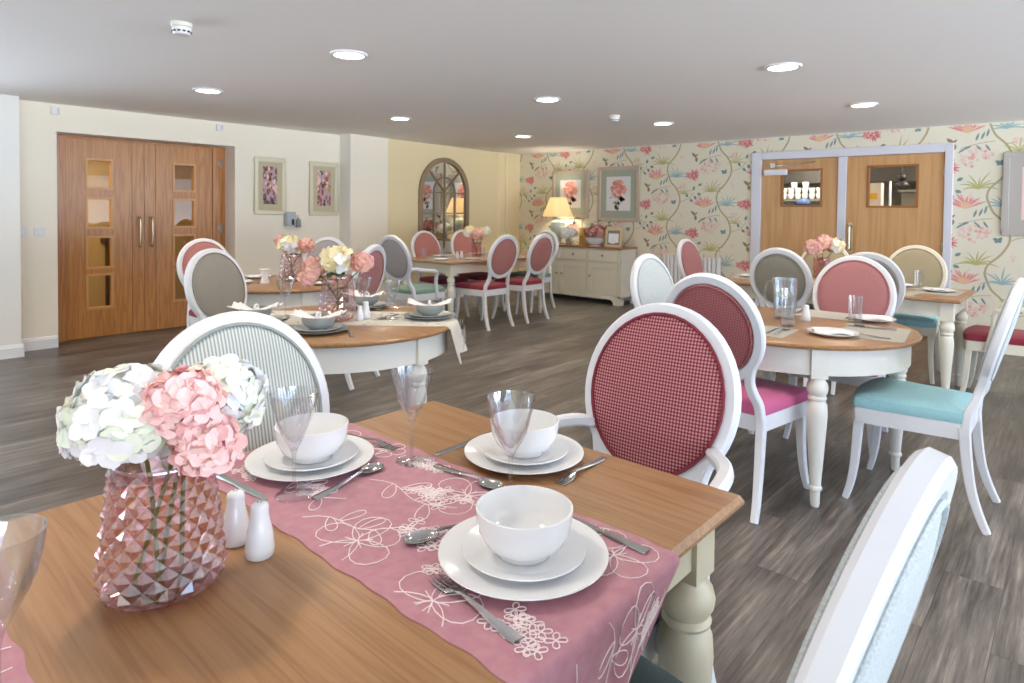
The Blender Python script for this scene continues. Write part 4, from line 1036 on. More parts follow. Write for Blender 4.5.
# ================================================================== RUNNERS
def runner(name, label, x0, x1, y0, y1, top, drop_l, drop_r, mats, edge_l, edge_r, seed, flowers, group, taper=0.0):
    """cloth lying along x with drops past the table edges; embroidery lies on the cloth"""
    r = 0.012
    def S(s, v):
        """s metres along the cloth from the left table edge"""
        Lx = edge_r - edge_l; y = y0 + v
        if s < 0:
            q = min(-s, r * pi / 2); x = edge_l - r * sin(q / r); z = top - r * (1 - cos(q / r)); ex = max(0, -s - r * pi / 2)
            return (x - 0.004 * sin(v * 40), y, z - ex)
        if s > Lx:
            q = min(s - Lx, r * pi / 2); x = edge_r + r * sin(q / r); z = top - r * (1 - cos(q / r)); ex = max(0, s - Lx - r * pi / 2)
            yc = (y0 + y1) / 2; y = y - taper * ex * max(0, (y - yc)) / ((y1 - y0) / 2)
            return (x - ex * 0.16 * (0.6 + 0.4 * sin(v * 33 + 1)), y, z - ex)
        return (edge_l + s, y, top + 0.0003 * sin(s * 25) * sin(v * 19))
    Lx = edge_r - edge_l; ss = [-drop_l + i * (drop_l + Lx + drop_r) / 90 for i in range(91)]
    b = MB(); nv = 22; vs = []; fs = []; W = y1 - y0
    for s in ss:
        for j in range(nv + 1):
            w = 0.0025 * sin(s * 30) + 0.002 * sin(s * 71); vs.append(S(s, W * j / nv + w * (1 if j in (0, nv) else 0)))
    for i in range(90):
        for j in range(nv): a = i * (nv + 1) + j; fs.append((a, a + nv + 1, a + nv + 2, a + 1))
    nn = len(vs); top_s = [ss[i // (nv + 1)] for i in range(nn)]; d = CLO * 0.8
    vs += [(x - d if s > Lx + r else x + d if s < -r else x, y, z - d if -r <= s <= Lx + r else z) for (x, y, z), s in zip(vs, top_s)]
    fs += [tuple(i + nn for i in f)[::-1] for f in fs]
    rim = [j for j in range(nv + 1)] + [i * (nv + 1) + nv for i in range(1, 91)] + [90 * (nv + 1) + j for j in range(nv - 1, -1, -1)] + [i * (nv + 1) for i in range(89, 0, -1)]
    fs += [(rim[i], rim[(i + 1) % len(rim)], rim[(i + 1) % len(rim)] + nn, rim[i] + nn) for i in range(len(rim))]
    e = MB(); e.add(vs, fs, 0); R = random.Random(seed)   # threads are stitched on the same cloth
    def stitch(uv, closed=False):
        P = []
        for s, v in uv:
            if not (0.004 < v < W - 0.004 and ss[0] + .004 < s < ss[-1] - .004):
                if len(P) > 1: e.tube(P, 0.0010, 4, 1)
                P = []; continue
            p = Vector(S(s, v)); P.append((p.x + (0.001 if s > Lx + r * 1.5 else 0), p.y, p.z + (0.0009 if s < Lx + r * 1.5 else 0)))
        if len(P) > 1: e.tube(P, 0.0010, 4, 1)
    def petal(s, v, a, L, w):
        pts = []
        for k in range(15):
            q = k / 14; ang = 2 * pi * q
            px = L * (0.5 - 0.5 * cos(ang)); py = w * sin(ang) * (0.5 + 0.5 * px / L)
            pts.append((s + px * cos(a) - py * sin(a), v + px * sin(a) + py * cos(a)))
        stitch(pts)
    for kind, s, v, sz, a in flowers:
        if kind == 'big':
            for k in range(5): petal(s, v, a + k * 2 * pi / 5 + R.uniform(-.15, .15), sz * R.uniform(.85, 1.1), sz * .50)
            for k in range(5): stitch([(s + sz * .2 * q * cos(a + k * 1.257), v + sz * .2 * q * sin(a + k * 1.257)) for q in (0.2, 0.9, 1.6)])
        elif kind == 'cluster':
            for k in range(16):
                px, py = R.uniform(-1, 1) * sz, R.uniform(-.55, .55) * sz
                for j in range(4): petal(s + px, v + py, a + j * pi / 2 + R.uniform(-.3, .3), sz * .3, sz * .11)
        else:
            P = [(s + sz * q / 8 * cos(a) + .015 * sin(q * .9) * -sin(a), v + sz * q / 8 * sin(a) + .015 * sin(q * .9) * cos(a)) for q in range(9)]
            stitch(P)
            for q in (2, 3, 5, 6): petal(P[q][0], P[q][1], a + (1.0 if q % 2 else -1.0), sz * .28, sz * .07)
    o = e.build(name, mats, angle=80)
    return tag(o, label, 'table runner', group)
FL = [('cluster', 0.12, 0.09, .05, .3), ('vine', 0.2, 0.1, .2, .2), ('big', 0.09, 0.33, .07, .5), ('vine', 0.35, 0.24, .24, .1), ('cluster', 0.30, 0.13, .045, .0), ('big', 0.56, 0.33, .085, .2), ('cluster', 0.52, 0.29, .06, .4),
      ('big', 0.55, 0.07, .085, .9), ('cluster', 0.62, 0.17, .06, .2), ('big', 0.78, 0.045, .09, .3), ('cluster', 0.92, 0.09, .055, .8), ('big', 0.82, 0.38, .085, .0), ('big', 0.91, 0.34, .075, 1.), ('cluster', 0.76, 0.13, .055, .2), ('vine', 0.4, 0.05, .2, .5),
      ('big', 1.05, 0.30, .07, .6), ('vine', 1.02, 0.12, .17, -.4), ('cluster', 1.09, 0.37, .05, .4), ('big', 1.12, 0.08, .06, 1.4), ('vine', 1.0, 0.2, .2, .3), ('vine', 1.03, 0.4, .14, -.2), ('big', 0.24, 0.37, .05, .4), ('cluster', 0.38, 0.38, .045, .2)]
runner('table_runner', 'rose pink embroidered runner under the white plates, hanging over the table end', 0, 0, 0.586, 1.010, TT + 0.002, 0.05, 0.215, (M['runner_pink'], M['thread']), -1.495, -0.515, 3, FL, 'pink runners on the nearest table', 0.85)
runner('table_runner', 'rose pink embroidered runner at the lower left corner under the cut-off glass', 0, 0, -0.235, 0.189, TT + 0.002, 0.05, 0.215, (M['runner_pink'], M['thread']), -1.495, -0.515, 5, [f for f in FL if f[1] < 0.4 or f[2] < 0.26] + [('big', 0.46, 0.36, .07, .3), ('cluster', 0.58, 0.33, .05, .3), ('big', 0.84, 0.36, .075, .9)], 'pink runners on the nearest table')

# grey runner on the round table, laid across it
def round_runner():
    c = (-2.928, 1.933); a0 = radians(41.75); Rr = 0.603; W = 0.225; VO = 0.06; vs = []; fs = []; nx, ny = 60, 14
    b = MB(); drop = 0.17
    for i in range(nx + 1):
        for j in range(ny + 1):
            v = VO - W + 2 * W * j / ny; Lh = sqrt(Rr ** 2 - v * v); s = (-Lh - drop) + (2 * Lh + 2 * drop) * i / nx
            z = TT + 0.0012; x = s
            if abs(s) > Lh:
                ex = abs(s) - Lh; sg = 1 if s > 0 else -1; x = sg * (Lh + 0.006 + (0.22 + 0.12 * sin(v * 30)) * ex); z = TT + 0.001 - max(0, ex - 0.004)
                if j in (0, 1) : z -= 0.03 * min(1, ex / .1)
                v = VO + (v - VO) * 0.94
            vs.append((c[0] + x * cos(a0) - v * sin(a0), c[1] + x * sin(a0) + v * cos(a0), z))
    for i in range(nx):
        for j in range(ny): a = i * (ny + 1) + j; fs.append((a, a + ny + 1, a + ny + 2, a + 1))
    nn = len(vs); vs += [(c[0] + (x - c[0]) * (.999 if z > TT else .997), c[1] + (y - c[1]) * (.999 if z > TT else .997), z - .0008 if z > TT else z) for x, y, z in vs]
    fs += [tuple(i + nn for i in f)[::-1] for f in fs]; e = MB(); e.add(vs, fs, 0); R = random.Random(2)
    for k in range(120):
        s, v = R.uniform(-.55, .55), VO + R.uniform(-.2, .2); L = R.uniform(.02, .05); q = R.uniform(0, 6)
        P = [(s + L * t * cos(q + t), v + L * t * sin(q + t)) for t in (0, .35, .7, 1)]
        if any(sqrt(x * x + y * y) > Rr - .02 for x, y in P): continue
        e.tube([(c[0] + x * cos(a0) - y * sin(a0), c[1] + x * sin(a0) + y * cos(a0), TT + .0018) for x, y in P], .0016, 4, 1)
    for sg in (1, -1):
        for k in range(26):
            v = R.uniform(-.2, .2); v += VO; Lh = sqrt(Rr ** 2 - v * v) + .05; z = TT - R.uniform(.03, .15)
            P = [(sg * Lh, v * .94 + .02 * t * R.uniform(-1, 1), z + .03 * t) for t in (0, .5, 1)]
            e.tube([(c[0] + x * cos(a0) - y * sin(a0), c[1] + x * sin(a0) + y * cos(a0), zz) for x, y, zz in P], .0016, 4, 1)
    o = e.build('table_runner', [M['runner_grey'], M['thread_grey']], angle=80)
    tag(o, 'pale grey embroidered linen runner across the round table in the middle left', 'table runner')
round_runner()

# ================================================================== VASES AND FLOWERS
def cut_vase(loc, label, h, r0, r1, n, rows, mat, rot=0.0, group=None, relief=0.006):
    """tapering vase faceted in diamonds"""
    t = thing('cut_glass_vase', label, 'vase', loc, rot, group)
    b = MB(); vs = []; fs = []
    def rad(u): 
        base = r0 + (r1 - r0) * u ** 0.85
        return base * (0.90 + 0.10 * min(1, u / .12))
    zz = lambda u: 0.014 + (h - 0.014) * u
    def pt(i, k, d=0.0):
        u = i / rows; a = 2 * pi * (k + 0.5 * (i % 2)) / n; r = rad(u) + d
        return (r * cos(a), r * sin(a), zz(u))
    for i in range(rows + 1):
        for k in range(n): vs.append(pt(i, k))
    for i in range(1, rows):
        for k in range(n):
            # diamond centred on level i between lattice points of levels i-1 and i+1
            a_ = 2 * pi * (k + 0.5 * ((i + 1) % 2)) / n
            r = rad(i / rows) + relief
            ci = len(vs); vs.append((r * cos(a_), r * sin(a_), zz(i / rows)))
            if i % 2 == 1: lo, lf, rg = k, (k - 1) % n, k      # level i has half shift
            else: lo, lf, rg = k, k, (k + 1) % n
            dn = (i - 1) * n + lo; up = (i + 1) * n + lo; l_ = i * n + lf; r_ = i * n + rg
            fs += [(ci, l_, dn), (ci, dn, r_), (ci, r_, up), (ci, up, l_)]
    for k in range(n):
        fs.append((0 * n + k, n + k if True else 0, 0 * n + (k + 1) % n)) if False else None
    b.add(vs, fs)
    b.build('cut_glass_body', M[mat], t, smooth=False)
    b = MB(); b.lathe([(0, 0), (r0 * 0.6, 0), (r0 * 0.64, 0.004), (r0 * 0.66, 0.012), (rad(0) * 0.985, 0.016), (rad(0) * 0.9, 0.02), (0, 0.018)], 40, cap=False); b.build('base', M[mat], t)
    b = MB(); q = rad(1.0); b.lathe([(q, h - 0.014), (q + 0.002, h + 0.001), (q + 0.0005, h + 0.004), (q - 0.003, h + 0.002), (q - 0.003, h - 0.014)], 40, cap=False); b.build('rim', M[mat], t)
    return t
def floret(b, c, nrm, s, R, mi, open_=0.35):
    """four cupped petals"""
    nrm = Vector(nrm).normalized(); u = nrm.orthogonal().normalized(); w = nrm.cross(u); q0 = R.uniform(0, 6.28); c = Vector(c)
    rows = ((.03, .06, .0), (.30, .34, .10), (.62, .52, .30), (.90, .42, .52), (1.06, .16, .62))
    for k in range(4):
        a = q0 + k * pi / 2 + R.uniform(-.15, .15); d = u * cos(a) + w * sin(a); sd = nrm.cross(d); L = s * R.uniform(.85, 1.15); cup = open_ * R.uniform(.6, 1.3); wv = R.uniform(-.1, .1)
        vs = []; fs = []
        for (l, hw, z) in rows:
            for e in (-1, -.4, .4, 1): vs.append(tuple(c + d * (L * (l - .06 * e * e)) + sd * (L * hw * e) + nrm * (L * (cup * z + cup * .25 * e * e * l + wv * e * l))))
        for i in range(4):
            for j in range(3): f = i * 4 + j; fs.append((f, f + 1, f + 5, f + 4))
        b.add(vs, fs, mi)
def hydrangea(loc, head, r, foot, label, mats, n, fs, seed, group, squash=0.85, leaves=0, name='hydrangea', stem_r=0.0035, rim=0.20):
    """head centre and foot of the stem are world points; the thing's origin is loc"""
    R = random.Random(seed); t = thing(name, label, 'flower', loc, 0, group); L = Vector(loc); H = Vector(head) - L; F = Vector(foot) - L
    b = MB(); ga = 2.39996
    b.ball(tuple(H), (r * .74, r * .74, r * .74 * squash), 14, 8, len(mats) - 1)
    for k in range(n):
        zc = 1 - 1.86 * (k + .5) / n; rad = sqrt(max(0, 1 - zc * zc)); a = ga * k + R.uniform(-.2, .2)
        d = Vector((rad * cos(a), rad * sin(a), zc)); d2 = (d + Vector((R.uniform(-.2, .2), R.uniform(-.2, .2), R.uniform(-.2, .2)))).normalized()
        rr_ = r * R.uniform(.74, .9); floret(b, H + Vector((d.x * rr_, d.y * rr_, d.z * rr_ * squash)), d2, fs * R.uniform(.85, 1.15), R, R.randrange(len(mats)), R.uniform(.05, .24))
    b.build('flower_head', [M[m] for m in mats], t, angle=75, weld=False)
    b = MB(); mid = Vector((H.x * .42, H.y * .42, min(rim, H.z - r * .6)))
    b.tube(smoothpath([tuple(F), tuple(mid), tuple(H - Vector((0, 0, r * .5)))], 5), stem_r, 8); b.build('stem', M['stem'], t)
    for k in range(leaves):
        b = MB(); a = R.uniform(0, 6.28); d = Vector((cos(a), sin(a), .15)).normalized(); sd = Vector((-sin(a), cos(a), 0)); s0 = H - Vector((0, 0, r * .75)); q = r * 1.05
        vs = []; fs2 = []
        for i in range(7):
            tt = i / 6; w = q * .34 * sin(pi * (tt * .9 + .08)); p = s0 + d * (q * tt) + Vector((0, 0, -q * .35 * tt * tt))
            vs += [tuple(p + sd * w), tuple(p - Vector((0, 0, .004))), tuple(p - sd * w)]
        for i in range(6): fs2 += [(i * 3, i * 3 + 3, i * 3 + 4, i * 3 + 1), (i * 3 + 1, i * 3 + 4, i * 3 + 5, i * 3 + 2)]
        b.add(vs, fs2); b.build('leaf', M['leaf'], t, angle=80)
    return t
WH = ['petal_white', 'petal_white', 'petal_white', 'petal_ivory']; PK = ['petal_pink', 'petal_rose', 'petal_pink']; PE = ['petal_peach', 'petal_rose', 'petal_peach']; CR = ['petal_cream', 'petal_white', 'petal_cream']
V1 = (-1.048, 0.372, TT)
cut_vase(V1, 'pink diamond-cut glass vase on the bare oak near the shakers', 0.205, 0.092, 0.068, 17, 13, 'glass_pink', 0.1, 'pink cut glass vases')
hydrangea(V1, (-1.060, 0.325, 1.040), 0.090, (-1.03, 0.36, 0.785), 'large white hydrangea on the camera-left side of the nearest pink vase', WH, 120, 0.0265, 1, 'hydrangeas in the nearest vase')
hydrangea(V1, (-1.040, 0.455, 1.040), 0.076, (-1.05, 0.40, 0.785), 'white hydrangea behind the pink bloom in the nearest pink vase', WH, 96, 0.0255, 2, 'hydrangeas in the nearest vase')
hydrangea(V1, (-0.980, 0.376, 1.066), 0.054, (-1.045, 0.33, 0.785), 'pale pink hydrangea at the centre of the nearest pink vase', PK, 66, 0.0245, 3, 'hydrangeas in the nearest vase', leaves=2)
hydrangea(V1, (-0.962, 0.402, 1.000), 0.046, (-1.05, 0.37, 0.785), 'small pink hydrangea drooping over the rim of the nearest pink vase', PK, 54, 0.0240, 4, 'hydrangeas in the nearest vase')

V2 = (-2.93, 1.905, TT)
cut_vase((V2[0], V2[1], TT + .002), 'pink diamond-cut glass vase on the grey runner of the round table', 0.235, 0.095, 0.075, 16, 13, 'glass_pink_pale', 0.3, 'pink cut glass vases')
for q, (dx, dy, dz, r, mt, lb) in enumerate([(0.01, -0.01, .325, .092, CR, 'large cream hydrangea in the middle of the grey-runner table vase'), (-0.09, -0.085, .285, .058, PE, 'peach pink hydrangea on the door side of the grey-runner table vase'), (0.095, 0.085, .31, .058, PE, 'peach pink hydrangea on the mirror side of the grey-runner table vase'), (-0.09, -0.12, .23, .045, PE, 'low peach pink hydrangea spilling beside the grey-runner table vase')]):
    hydrangea(V2, (V2[0] + dx, V2[1] + dy, TT + dz), r, (V2[0] - dx * .3, V2[1] - dy * .3, TT + .03), lb, mt, 56, 0.030, 20 + q, 'hydrangeas on the grey-runner table', leaves=2 if q == 0 else 0)
V3 = (-4.80, 2.69, TT)
cut_vase(V3, 'pink diamond-cut glass vase on the round table nearest the oak doors', 0.215, 0.095, 0.078, 14, 11, 'glass_pink_pale', 0.2, 'pink cut glass vases')
for q, (dx, dy, dz, r, mt, lb) in enumerate([(-0.02, -0.02, .300, .100, CR, 'cream hydrangea in the vase nearest the oak doors'), (0.09, 0.08, .29, .066, PE, 'peach hydrangea on the mirror side of the vase nearest the oak doors'), (-0.07, -0.06, .33, .04, PE, 'pale peach hydrangea on the door side of the vase nearest the oak doors')]):
    hydrangea(V3, (V3[0] + dx, V3[1] + dy, TT + dz), r, (V3[0] - dx * .3, V3[1] - dy * .3, TT + .03), lb, mt, 40, 0.034, 30 + q, 'hydrangeas on the table by the oak doors', leaves=2 if q == 0 else 0)
V4 = (-5.50, 5.52, TT)
cut_vase(V4, 'slim pink glass vase on the far table before the mirror', 0.20, 0.055, 0.06, 12, 9, 'glass_pink2', 0.2, 'pink cut glass vases', 0.003)
for q, (dx, dy, dz, r, mt, lb) in enumerate([(-0.06, -0.06, .325, .082, CR, 'cream hydrangea on the near side of the far mirror table vase'), (0.03, -0.02, .305, .085, PE, 'peach hydrangea in the middle of the far mirror table vase'), (0.075, 0.07, .33, .066, CR, 'cream hydrangea on the sideboard side of the far mirror table vase')]):
    hydrangea(V4, (V4[0] + dx, V4[1] + dy, TT + dz), r, (V4[0] - dx * .2, V4[1] - dy * .2, TT + .03), lb, mt, 36, 0.036, 40 + q, 'hydrangeas on the mirror table', leaves=1 if q == 1 else 0)
V6 = (-1.72, 6.05, TT)
cut_vase(V6, 'slim pink glass vase on the table before the kitchen doors', 0.20, 0.06, 0.068, 12, 9, 'glass_pink2', 0.2, 'pink cut glass vases', 0.003)
for q, (dx, dy, dz, r, mt, lb) in enumerate([(-0.055, -0.05, .30, .082, PE, 'peach hydrangea on the radiator side of the kitchen-door table vase'), (0.01, 0.0, .335, .08, PE, 'peach hydrangea at the centre of the kitchen-door table vase'), (0.085, 0.07, .315, .084, CR, 'cream hydrangea on the window side of the kitchen-door table vase')]):
    hydrangea(V6, (V6[0] + dx, V6[1] + dy, TT + dz), r, (V6[0] - dx * .2, V6[1] - dy * .2, TT + .03), lb, mt, 36, 0.034, 50 + q, 'hydrangeas on the kitchen-door table', leaves=1 if q == 1 else 0)

# ================================================================== MIDDLE AND FAR TABLE SETTINGS
gd, gs, gb = m_plate(0.140, mat='grey_stoneware'), m_plate(0.112, mat='grey_stoneware_l'), m_bowl(0.078, 0.062, 'grey_stoneware')
def m_napkin_bow():
    """napkin pinched in the middle, two fanned ends"""
    b = MB(); n = 13; m = 7; vs = []; fs = []
    for i in range(n):
        t = -1 + 2 * i / (n - 1)
        for j in range(m):
            v = -1 + 2 * j / (m - 1); w = 0.022 + 0.055 * abs(t) ** 1.1
            vs.append((0.115 * t, w * v, 0.030 + 0.030 * abs(t) ** 1.3 + 0.012 * abs(t) * cos(v * 7) + (0.012 if abs(t) < .15 else 0) - 0.01 * v * v))
    for i in range(n - 1):
        for j in range(m - 1): a = i * m + j; fs.append((a, a + m, a + m + 1, a + 1))
    b.add(vs, fs); b.tube([(0, 0.026 * cos(2 * pi * k / 12), 0.036 + 0.02 * sin(2 * pi * k / 12)) for k in range(12)], 0.006, 6, closed=True, ref=(1, 0, 0))
    return b.mesh('napkin', [M['white_cloth']], angle=70)
nb = m_napkin_bow()
def napkin(loc, label, rot=0, me=None, group='white napkins'):
    o = put('napkin', me or nb, loc=loc, rotz=rot); 
    sd = o.modifiers.new('cloth', 'SOLIDIFY'); sd.thickness = 0.003
    return tag(o, label, 'napkin', group)
for (x, y), w, rot, z in (((-2.725, 1.665), 'on the near side of the round grey-runner table', 0.7, TT + .002), ((-2.655, 2.305), 'at the mirror end of the grey runner', 0.72, TT + .002), ((-3.165, 1.575), 'at the door end of the grey runner', 0.72, TT + .002), ((-3.20, 2.28), 'on the far side of the grey-runner table', 0.4, TT)):
    item('dinner_plate', gd, (x, y, z), 'grey stoneware dinner plate ' + w, 'plate', 'grey dinner plates')
    item('side_plate', gs, (x, y, z + .0065), 'pale grey side plate ' + w, 'plate', 'pale grey side plates')
    item('bowl', gb, (x, y, z + .0125), 'grey stoneware bowl ' + w, 'bowl', 'grey bowls')
    napkin((x, y, z + .036), 'tied white napkin in the bowl ' + w, rot)
wine_glass((-2.765, 2.135, TT + .002), 'stemmed glass at the mirror end of the grey runner', .205, rot=0.0, n=24)
wine_glass((-3.225, 1.77, TT + .002), 'stemmed glass at the door end of the grey runner', .205, rot=0.2, n=24)
wine_glass((-2.99, 2.105, TT + .002), 'stemmed glass behind the white shaker on the grey-runner table', .205, rot=0.2, n=24)
shaker((-2.875, 2.045, TT + .002), 'white shaker right beside the pink vase on the grey runner', 1.0)
shaker((-2.845, 1.985, TT + .002), 'second white shaker close to the pink vase on the grey runner', .85)
cutlery('fork', (-2.49, 1.70), (-2.66, 1.78), 'steel fork beside the near bowl of the grey-runner table')
cutlery('spoon', (-2.86, 2.25), (-2.79, 2.08), 'steel spoon at the foot of the glass at the mirror end', TT + .002)
cutlery('spoon', (-3.32, 1.72), (-3.20, 1.72), 'steel spoon at the foot of the glass at the door end', TT + .002)
cutlery('fork', (-3.03, 2.45), (-3.09, 2.29), 'steel fork beside the far bowl of the grey-runner table')

# round table by the oak doors
wp_ = m_plate(0.115)
def m_napkin_flat():
    b = MB(); n = 9; vs = []; fs = []
    for i in range(n):
        for j in range(5): 
            x = -0.09 + 0.18 * i / (n - 1); v = -1 + 2 * j / 4; vs.append((x, v * (0.03 + 0.012 * abs(x) / .09), 0.006 + 0.010 * (1 - v * v) + 0.004 * sin(x * 50)))
    for i in range(n - 1):
        for j in range(4): a = i * 5 + j; fs.append((a, a + 5, a + 6, a + 1))
    b.add(vs, fs); return b.mesh('napkin_flat', [M['white_cloth']], angle=70)
nf = m_napkin_flat()
for (x, y), w, rot in (((-4.93, 2.30), 'on the oak-door table, on its camera side', .6), ((-4.45, 2.74), 'in front of the dusky pink chair', 1.8), ((-4.98, 3.02), 'in front of the chair below the framed prints', .8), ((-5.20, 2.60), 'in front of the salmon chair near the oak doors', 1.6)):
    item('side_plate', wp_, (x, y, TT), 'white plate ' + w, 'plate', 'white plates by the oak doors')
    napkin((x, y, TT + .008), 'folded white napkin on the plate ' + w, rot, nf)
    cutlery('knife', (x + .16 * cos(rot), y + .16 * sin(rot)), (x + .16 * cos(rot) - .1 * sin(rot), y + .16 * sin(rot) + .1 * cos(rot)), 'steel knife beside the plate ' + w)
t = thing('napkin_holder', 'upright white folded napkin beside the vase nearest the oak doors', 'napkin', (-4.80, 2.46, TT), .7)
b = MB(); b.lathe([(0, 0), (.03, 0), (.032, .01), (.022, .05), (.026, .085), (.045, .11), (.0, .10)], 18, fn=lambda r, z, a: r * (1 + .12 * cos(5 * a))); b.build('folded_cloth', M['white_cloth'], t)
def m_tumbler(r, h):
    b = MB(); b.lathe([(0, 0), (r * .82, 0), (r * .86, .003), (r, h), (r - .002, h + .0005), (r * .83, .012), (0, .010)], 28, cap=False); return b.mesh('tumbler', [M['glass']], angle=60)
tm = m_tumbler(.034, .12)
def tumbler(loc, label, me=None, group='plain glass tumblers'): return item('tumbler', me or tm, loc, label, 'glass', group)
tumbler((-5.26, 2.40, TT), 'plain glass tumbler near the salmon chair by the oak doors')
tumbler((-5.06, 2.80, TT), 'plain glass tumbler behind the vase nearest the oak doors')

# far mirror table
mm = MB().box((-.21, -.145, 0), (.21, .145, .003)).mesh('placemat', [M['mat_grey']], smooth=False)
for (x, y), w, rot in (((-5.62, 5.06), 'at the armchair end of the mirror table', 0), ((-5.43, 5.38), 'at the room-side armchair corner of the mirror table', pi / 2), ((-5.43, 6.08), 'on the room side of the mirror table, sideboard end', pi / 2), ((-6.03, 5.42), 'on the mirror side of the mirror table, armchair end', pi / 2), ((-6.03, 6.06), 'on the mirror side of the mirror table, sideboard end', pi / 2)):
    item('placemat', mm, (x, y, TT), 'grey placemat ' + w, 'placemat', 'grey placemats', rot)
    item('side_plate', wp_, (x, y, TT + .003), 'white plate on the placemat ' + w, 'plate', 'white plates on the mirror table')
for (x, y), w in (((-5.80, 5.24), 'nearest the armchair end'), ((-5.90, 5.36), 'between the armchair end and mirror'), ((-6.05, 5.16), 'at the mirror corner'), ((-5.75, 5.88), 'near the sideboard end')):
    tumbler((x, y, TT), 'plain glass tumbler on the far mirror table ' + w)
shaker((-5.66, 5.35, TT), 'white shaker on the mirror table, nearer the armchair')
shaker((-5.70, 5.46, TT), 'white shaker on the mirror table, nearer the far vase')

# round jug table
t = thing('water_jug', 'clear glass jug of water with lemon at the centre of the round table', 'jug', (-1.245, 3.715, TT), radians(205))
jf = lambda r, z, a: r * (1 + .03 * cos(10 * a))
b = MB(); b.lathe([(0, 0), (.052, 0), (.055, .004), (.056, .02), (.060, .16), (.066, .225), (.064, .226), (.057, .16), (.052, .02), (0, .014)], 40, fn=jf, cap=False); b.build('jug_body', M['glass'], t, angle=60)
b = MB(); b.lathe([(0, .0155), (.050, .0205), (.0535, .13), (0, .13)], 30); b.build('water', M['glass_water'], t)
b = MB(); b.tube(smoothpath([(.060, 0, .20), (.088, 0, .205), (.102, 0, .17), (.100, 0, .11), (.085, 0, .06), (.056, 0, .045)], 4), .007, 8, ref=(0, 1, 0)); b.build('handle', M['glass'], t)
for k, (dx, dy) in enumerate(((.015, .012), (-.02, -.012))):
    b = MB(); b.lathe([(0, .131), (.024, .131), (.026, .134), (.024, .137), (0, .137)], 20, c=(dx, dy, .004 * k)); b.build('lemon_slice', M['lemon'], t)
hb = m_tumbler(.042, .195)
tumbler((-1.145, 3.475, TT), 'tall highball glass standing in front of the water jug', hb)
tumbler((-0.921, 3.869, TT), 'short glass tumbler right of the jug beside the grey placemat', m_tumbler(.037, .142))
shaker((-1.127, 3.706, TT), 'white shaker between the water jug and the short tumbler', .98)
for (x, y), w, rot in (((-0.765, 3.58), 'in front of the teal seat', pi / 2 + .1), ((-1.265, 3.235), 'in front of the magenta seat', 0.05), ((-1.10, 4.01), 'in front of the dusky pink back', 0.0), ((-1.58, 3.66), 'in front of the pale silver back', pi / 2)):
    item('placemat', mm, (x, y, TT), 'grey placemat on the round jug table ' + w, 'placemat', 'grey placemats', rot)
    for q, (kd, off_) in enumerate((('fork', -.15), ('knife', .12), ('spoon', .16))):
        a = rot + pi / 2; ox, oy = x + off_ * cos(rot) - .085 * cos(a), y + off_ * sin(rot) - .085 * sin(a)
        cutlery(kd, (ox, oy), (ox + cos(a), oy + sin(a)), 'steel %s on the jug table placemat %s' % (kd, w), TT + .003)
item('side_plate', wp_, (-0.90, 3.37, TT), 'white plate between the teal and magenta seats on the jug table', 'plate', 'white plates on the jug table')
napkin((-0.90, 3.37, TT + .007), 'folded white napkin on the plate between the teal and magenta seats', 0.55, nf)
item('side_plate', wp_, (-0.86, 3.985, TT), 'white plate behind the short tumbler on the jug table', 'plate', 'white plates on the jug table')
napkin((-0.86, 3.985, TT + .007), 'folded white napkin on the plate behind the short tumbler', 0.3, nf)

# kitchen-door table
for (x, y), w, rot in (((-2.27, 5.88), 'at the radiator end', pi / 2), ((-1.12, 6.05), 'before the right gold chair', 0), ((-0.82, 5.86), 'at the armchair end', pi / 2), ((-1.82, 5.54), 'before the olive grey chair', 0), ((-1.12, 5.54), 'before the grey framed chair', 0)):
    item('placemat', mm, (x, y, TT), 'grey placemat on the kitchen-door table ' + w, 'placemat', 'grey placemats', rot)
    item('side_plate', wp_, (x, y, TT + .003), 'white plate on the kitchen-door table ' + w, 'plate', 'white plates on the kitchen-door table')
    napkin((x, y, TT + .011), 'folded white napkin on the kitchen-door table ' + w, rot + .3, nf)
tumbler((-0.985, 6.085, TT), 'short glass tumbler on the table before the right kitchen door', m_tumbler(.04, .14))

# ================================================================== SIDEBOARD AND WHAT STANDS ON IT
SX0, SX1, SY0, SY1, SH = -6.53, -4.93, 7.87, 8.28, 0.835
t = thing('sideboard', 'cream painted sideboard with oak top against the floral wall', 'sideboard', ((SX0 + SX1) / 2, 8.07, 0))
ox, oy = -(SX0 + SX1) / 2, -8.07
def sb(b, name, mat, par=t, **k):
    b.v = [(x + ox, y + oy, z) for x, y, z in b.v]; return b.build(name, mat, par, **k)
b = MB(); b.box((SX0, SY0 + .022, .085), (SX1, SY1, SH - .028)); b.box((SX0, SY0 + .012, .085), (SX0 + .02, SY0 + .022, SH - .028)); b.box((SX1 - .02, SY0 + .012, .085), (SX1, SY0 + .022, SH - .028)); sb(b, 'body', M['cream_paint'], smooth=False)
b = MB(); b.box((SX0 - .025, SY0 - .022, SH - .026), (SX1 + .025, SY1 + .005, SH)); sb(b, 'top', M['oak'], bevel=.006)
b = MB(); 
for x in (SX0, SX1 - .05, SX0 + .49, SX0 + .49 + .52): b.box((x, SY0, .10), (x + (.05 if x in (SX0, SX1 - .05) else .03), SY0 + .012, SH - .028))
b.box((SX0, SY0, .60), (SX1, SY0 + .012, .622)); b.box((SX0, SY0, .10), (SX1, SY0 + .012, .135)); b.box((SX0, SY0, SH - .045), (SX1, SY0 + .012, SH - .028)); sb(b, 'face_frame', M['cream_paint'], bevel=.002)
b = MB()
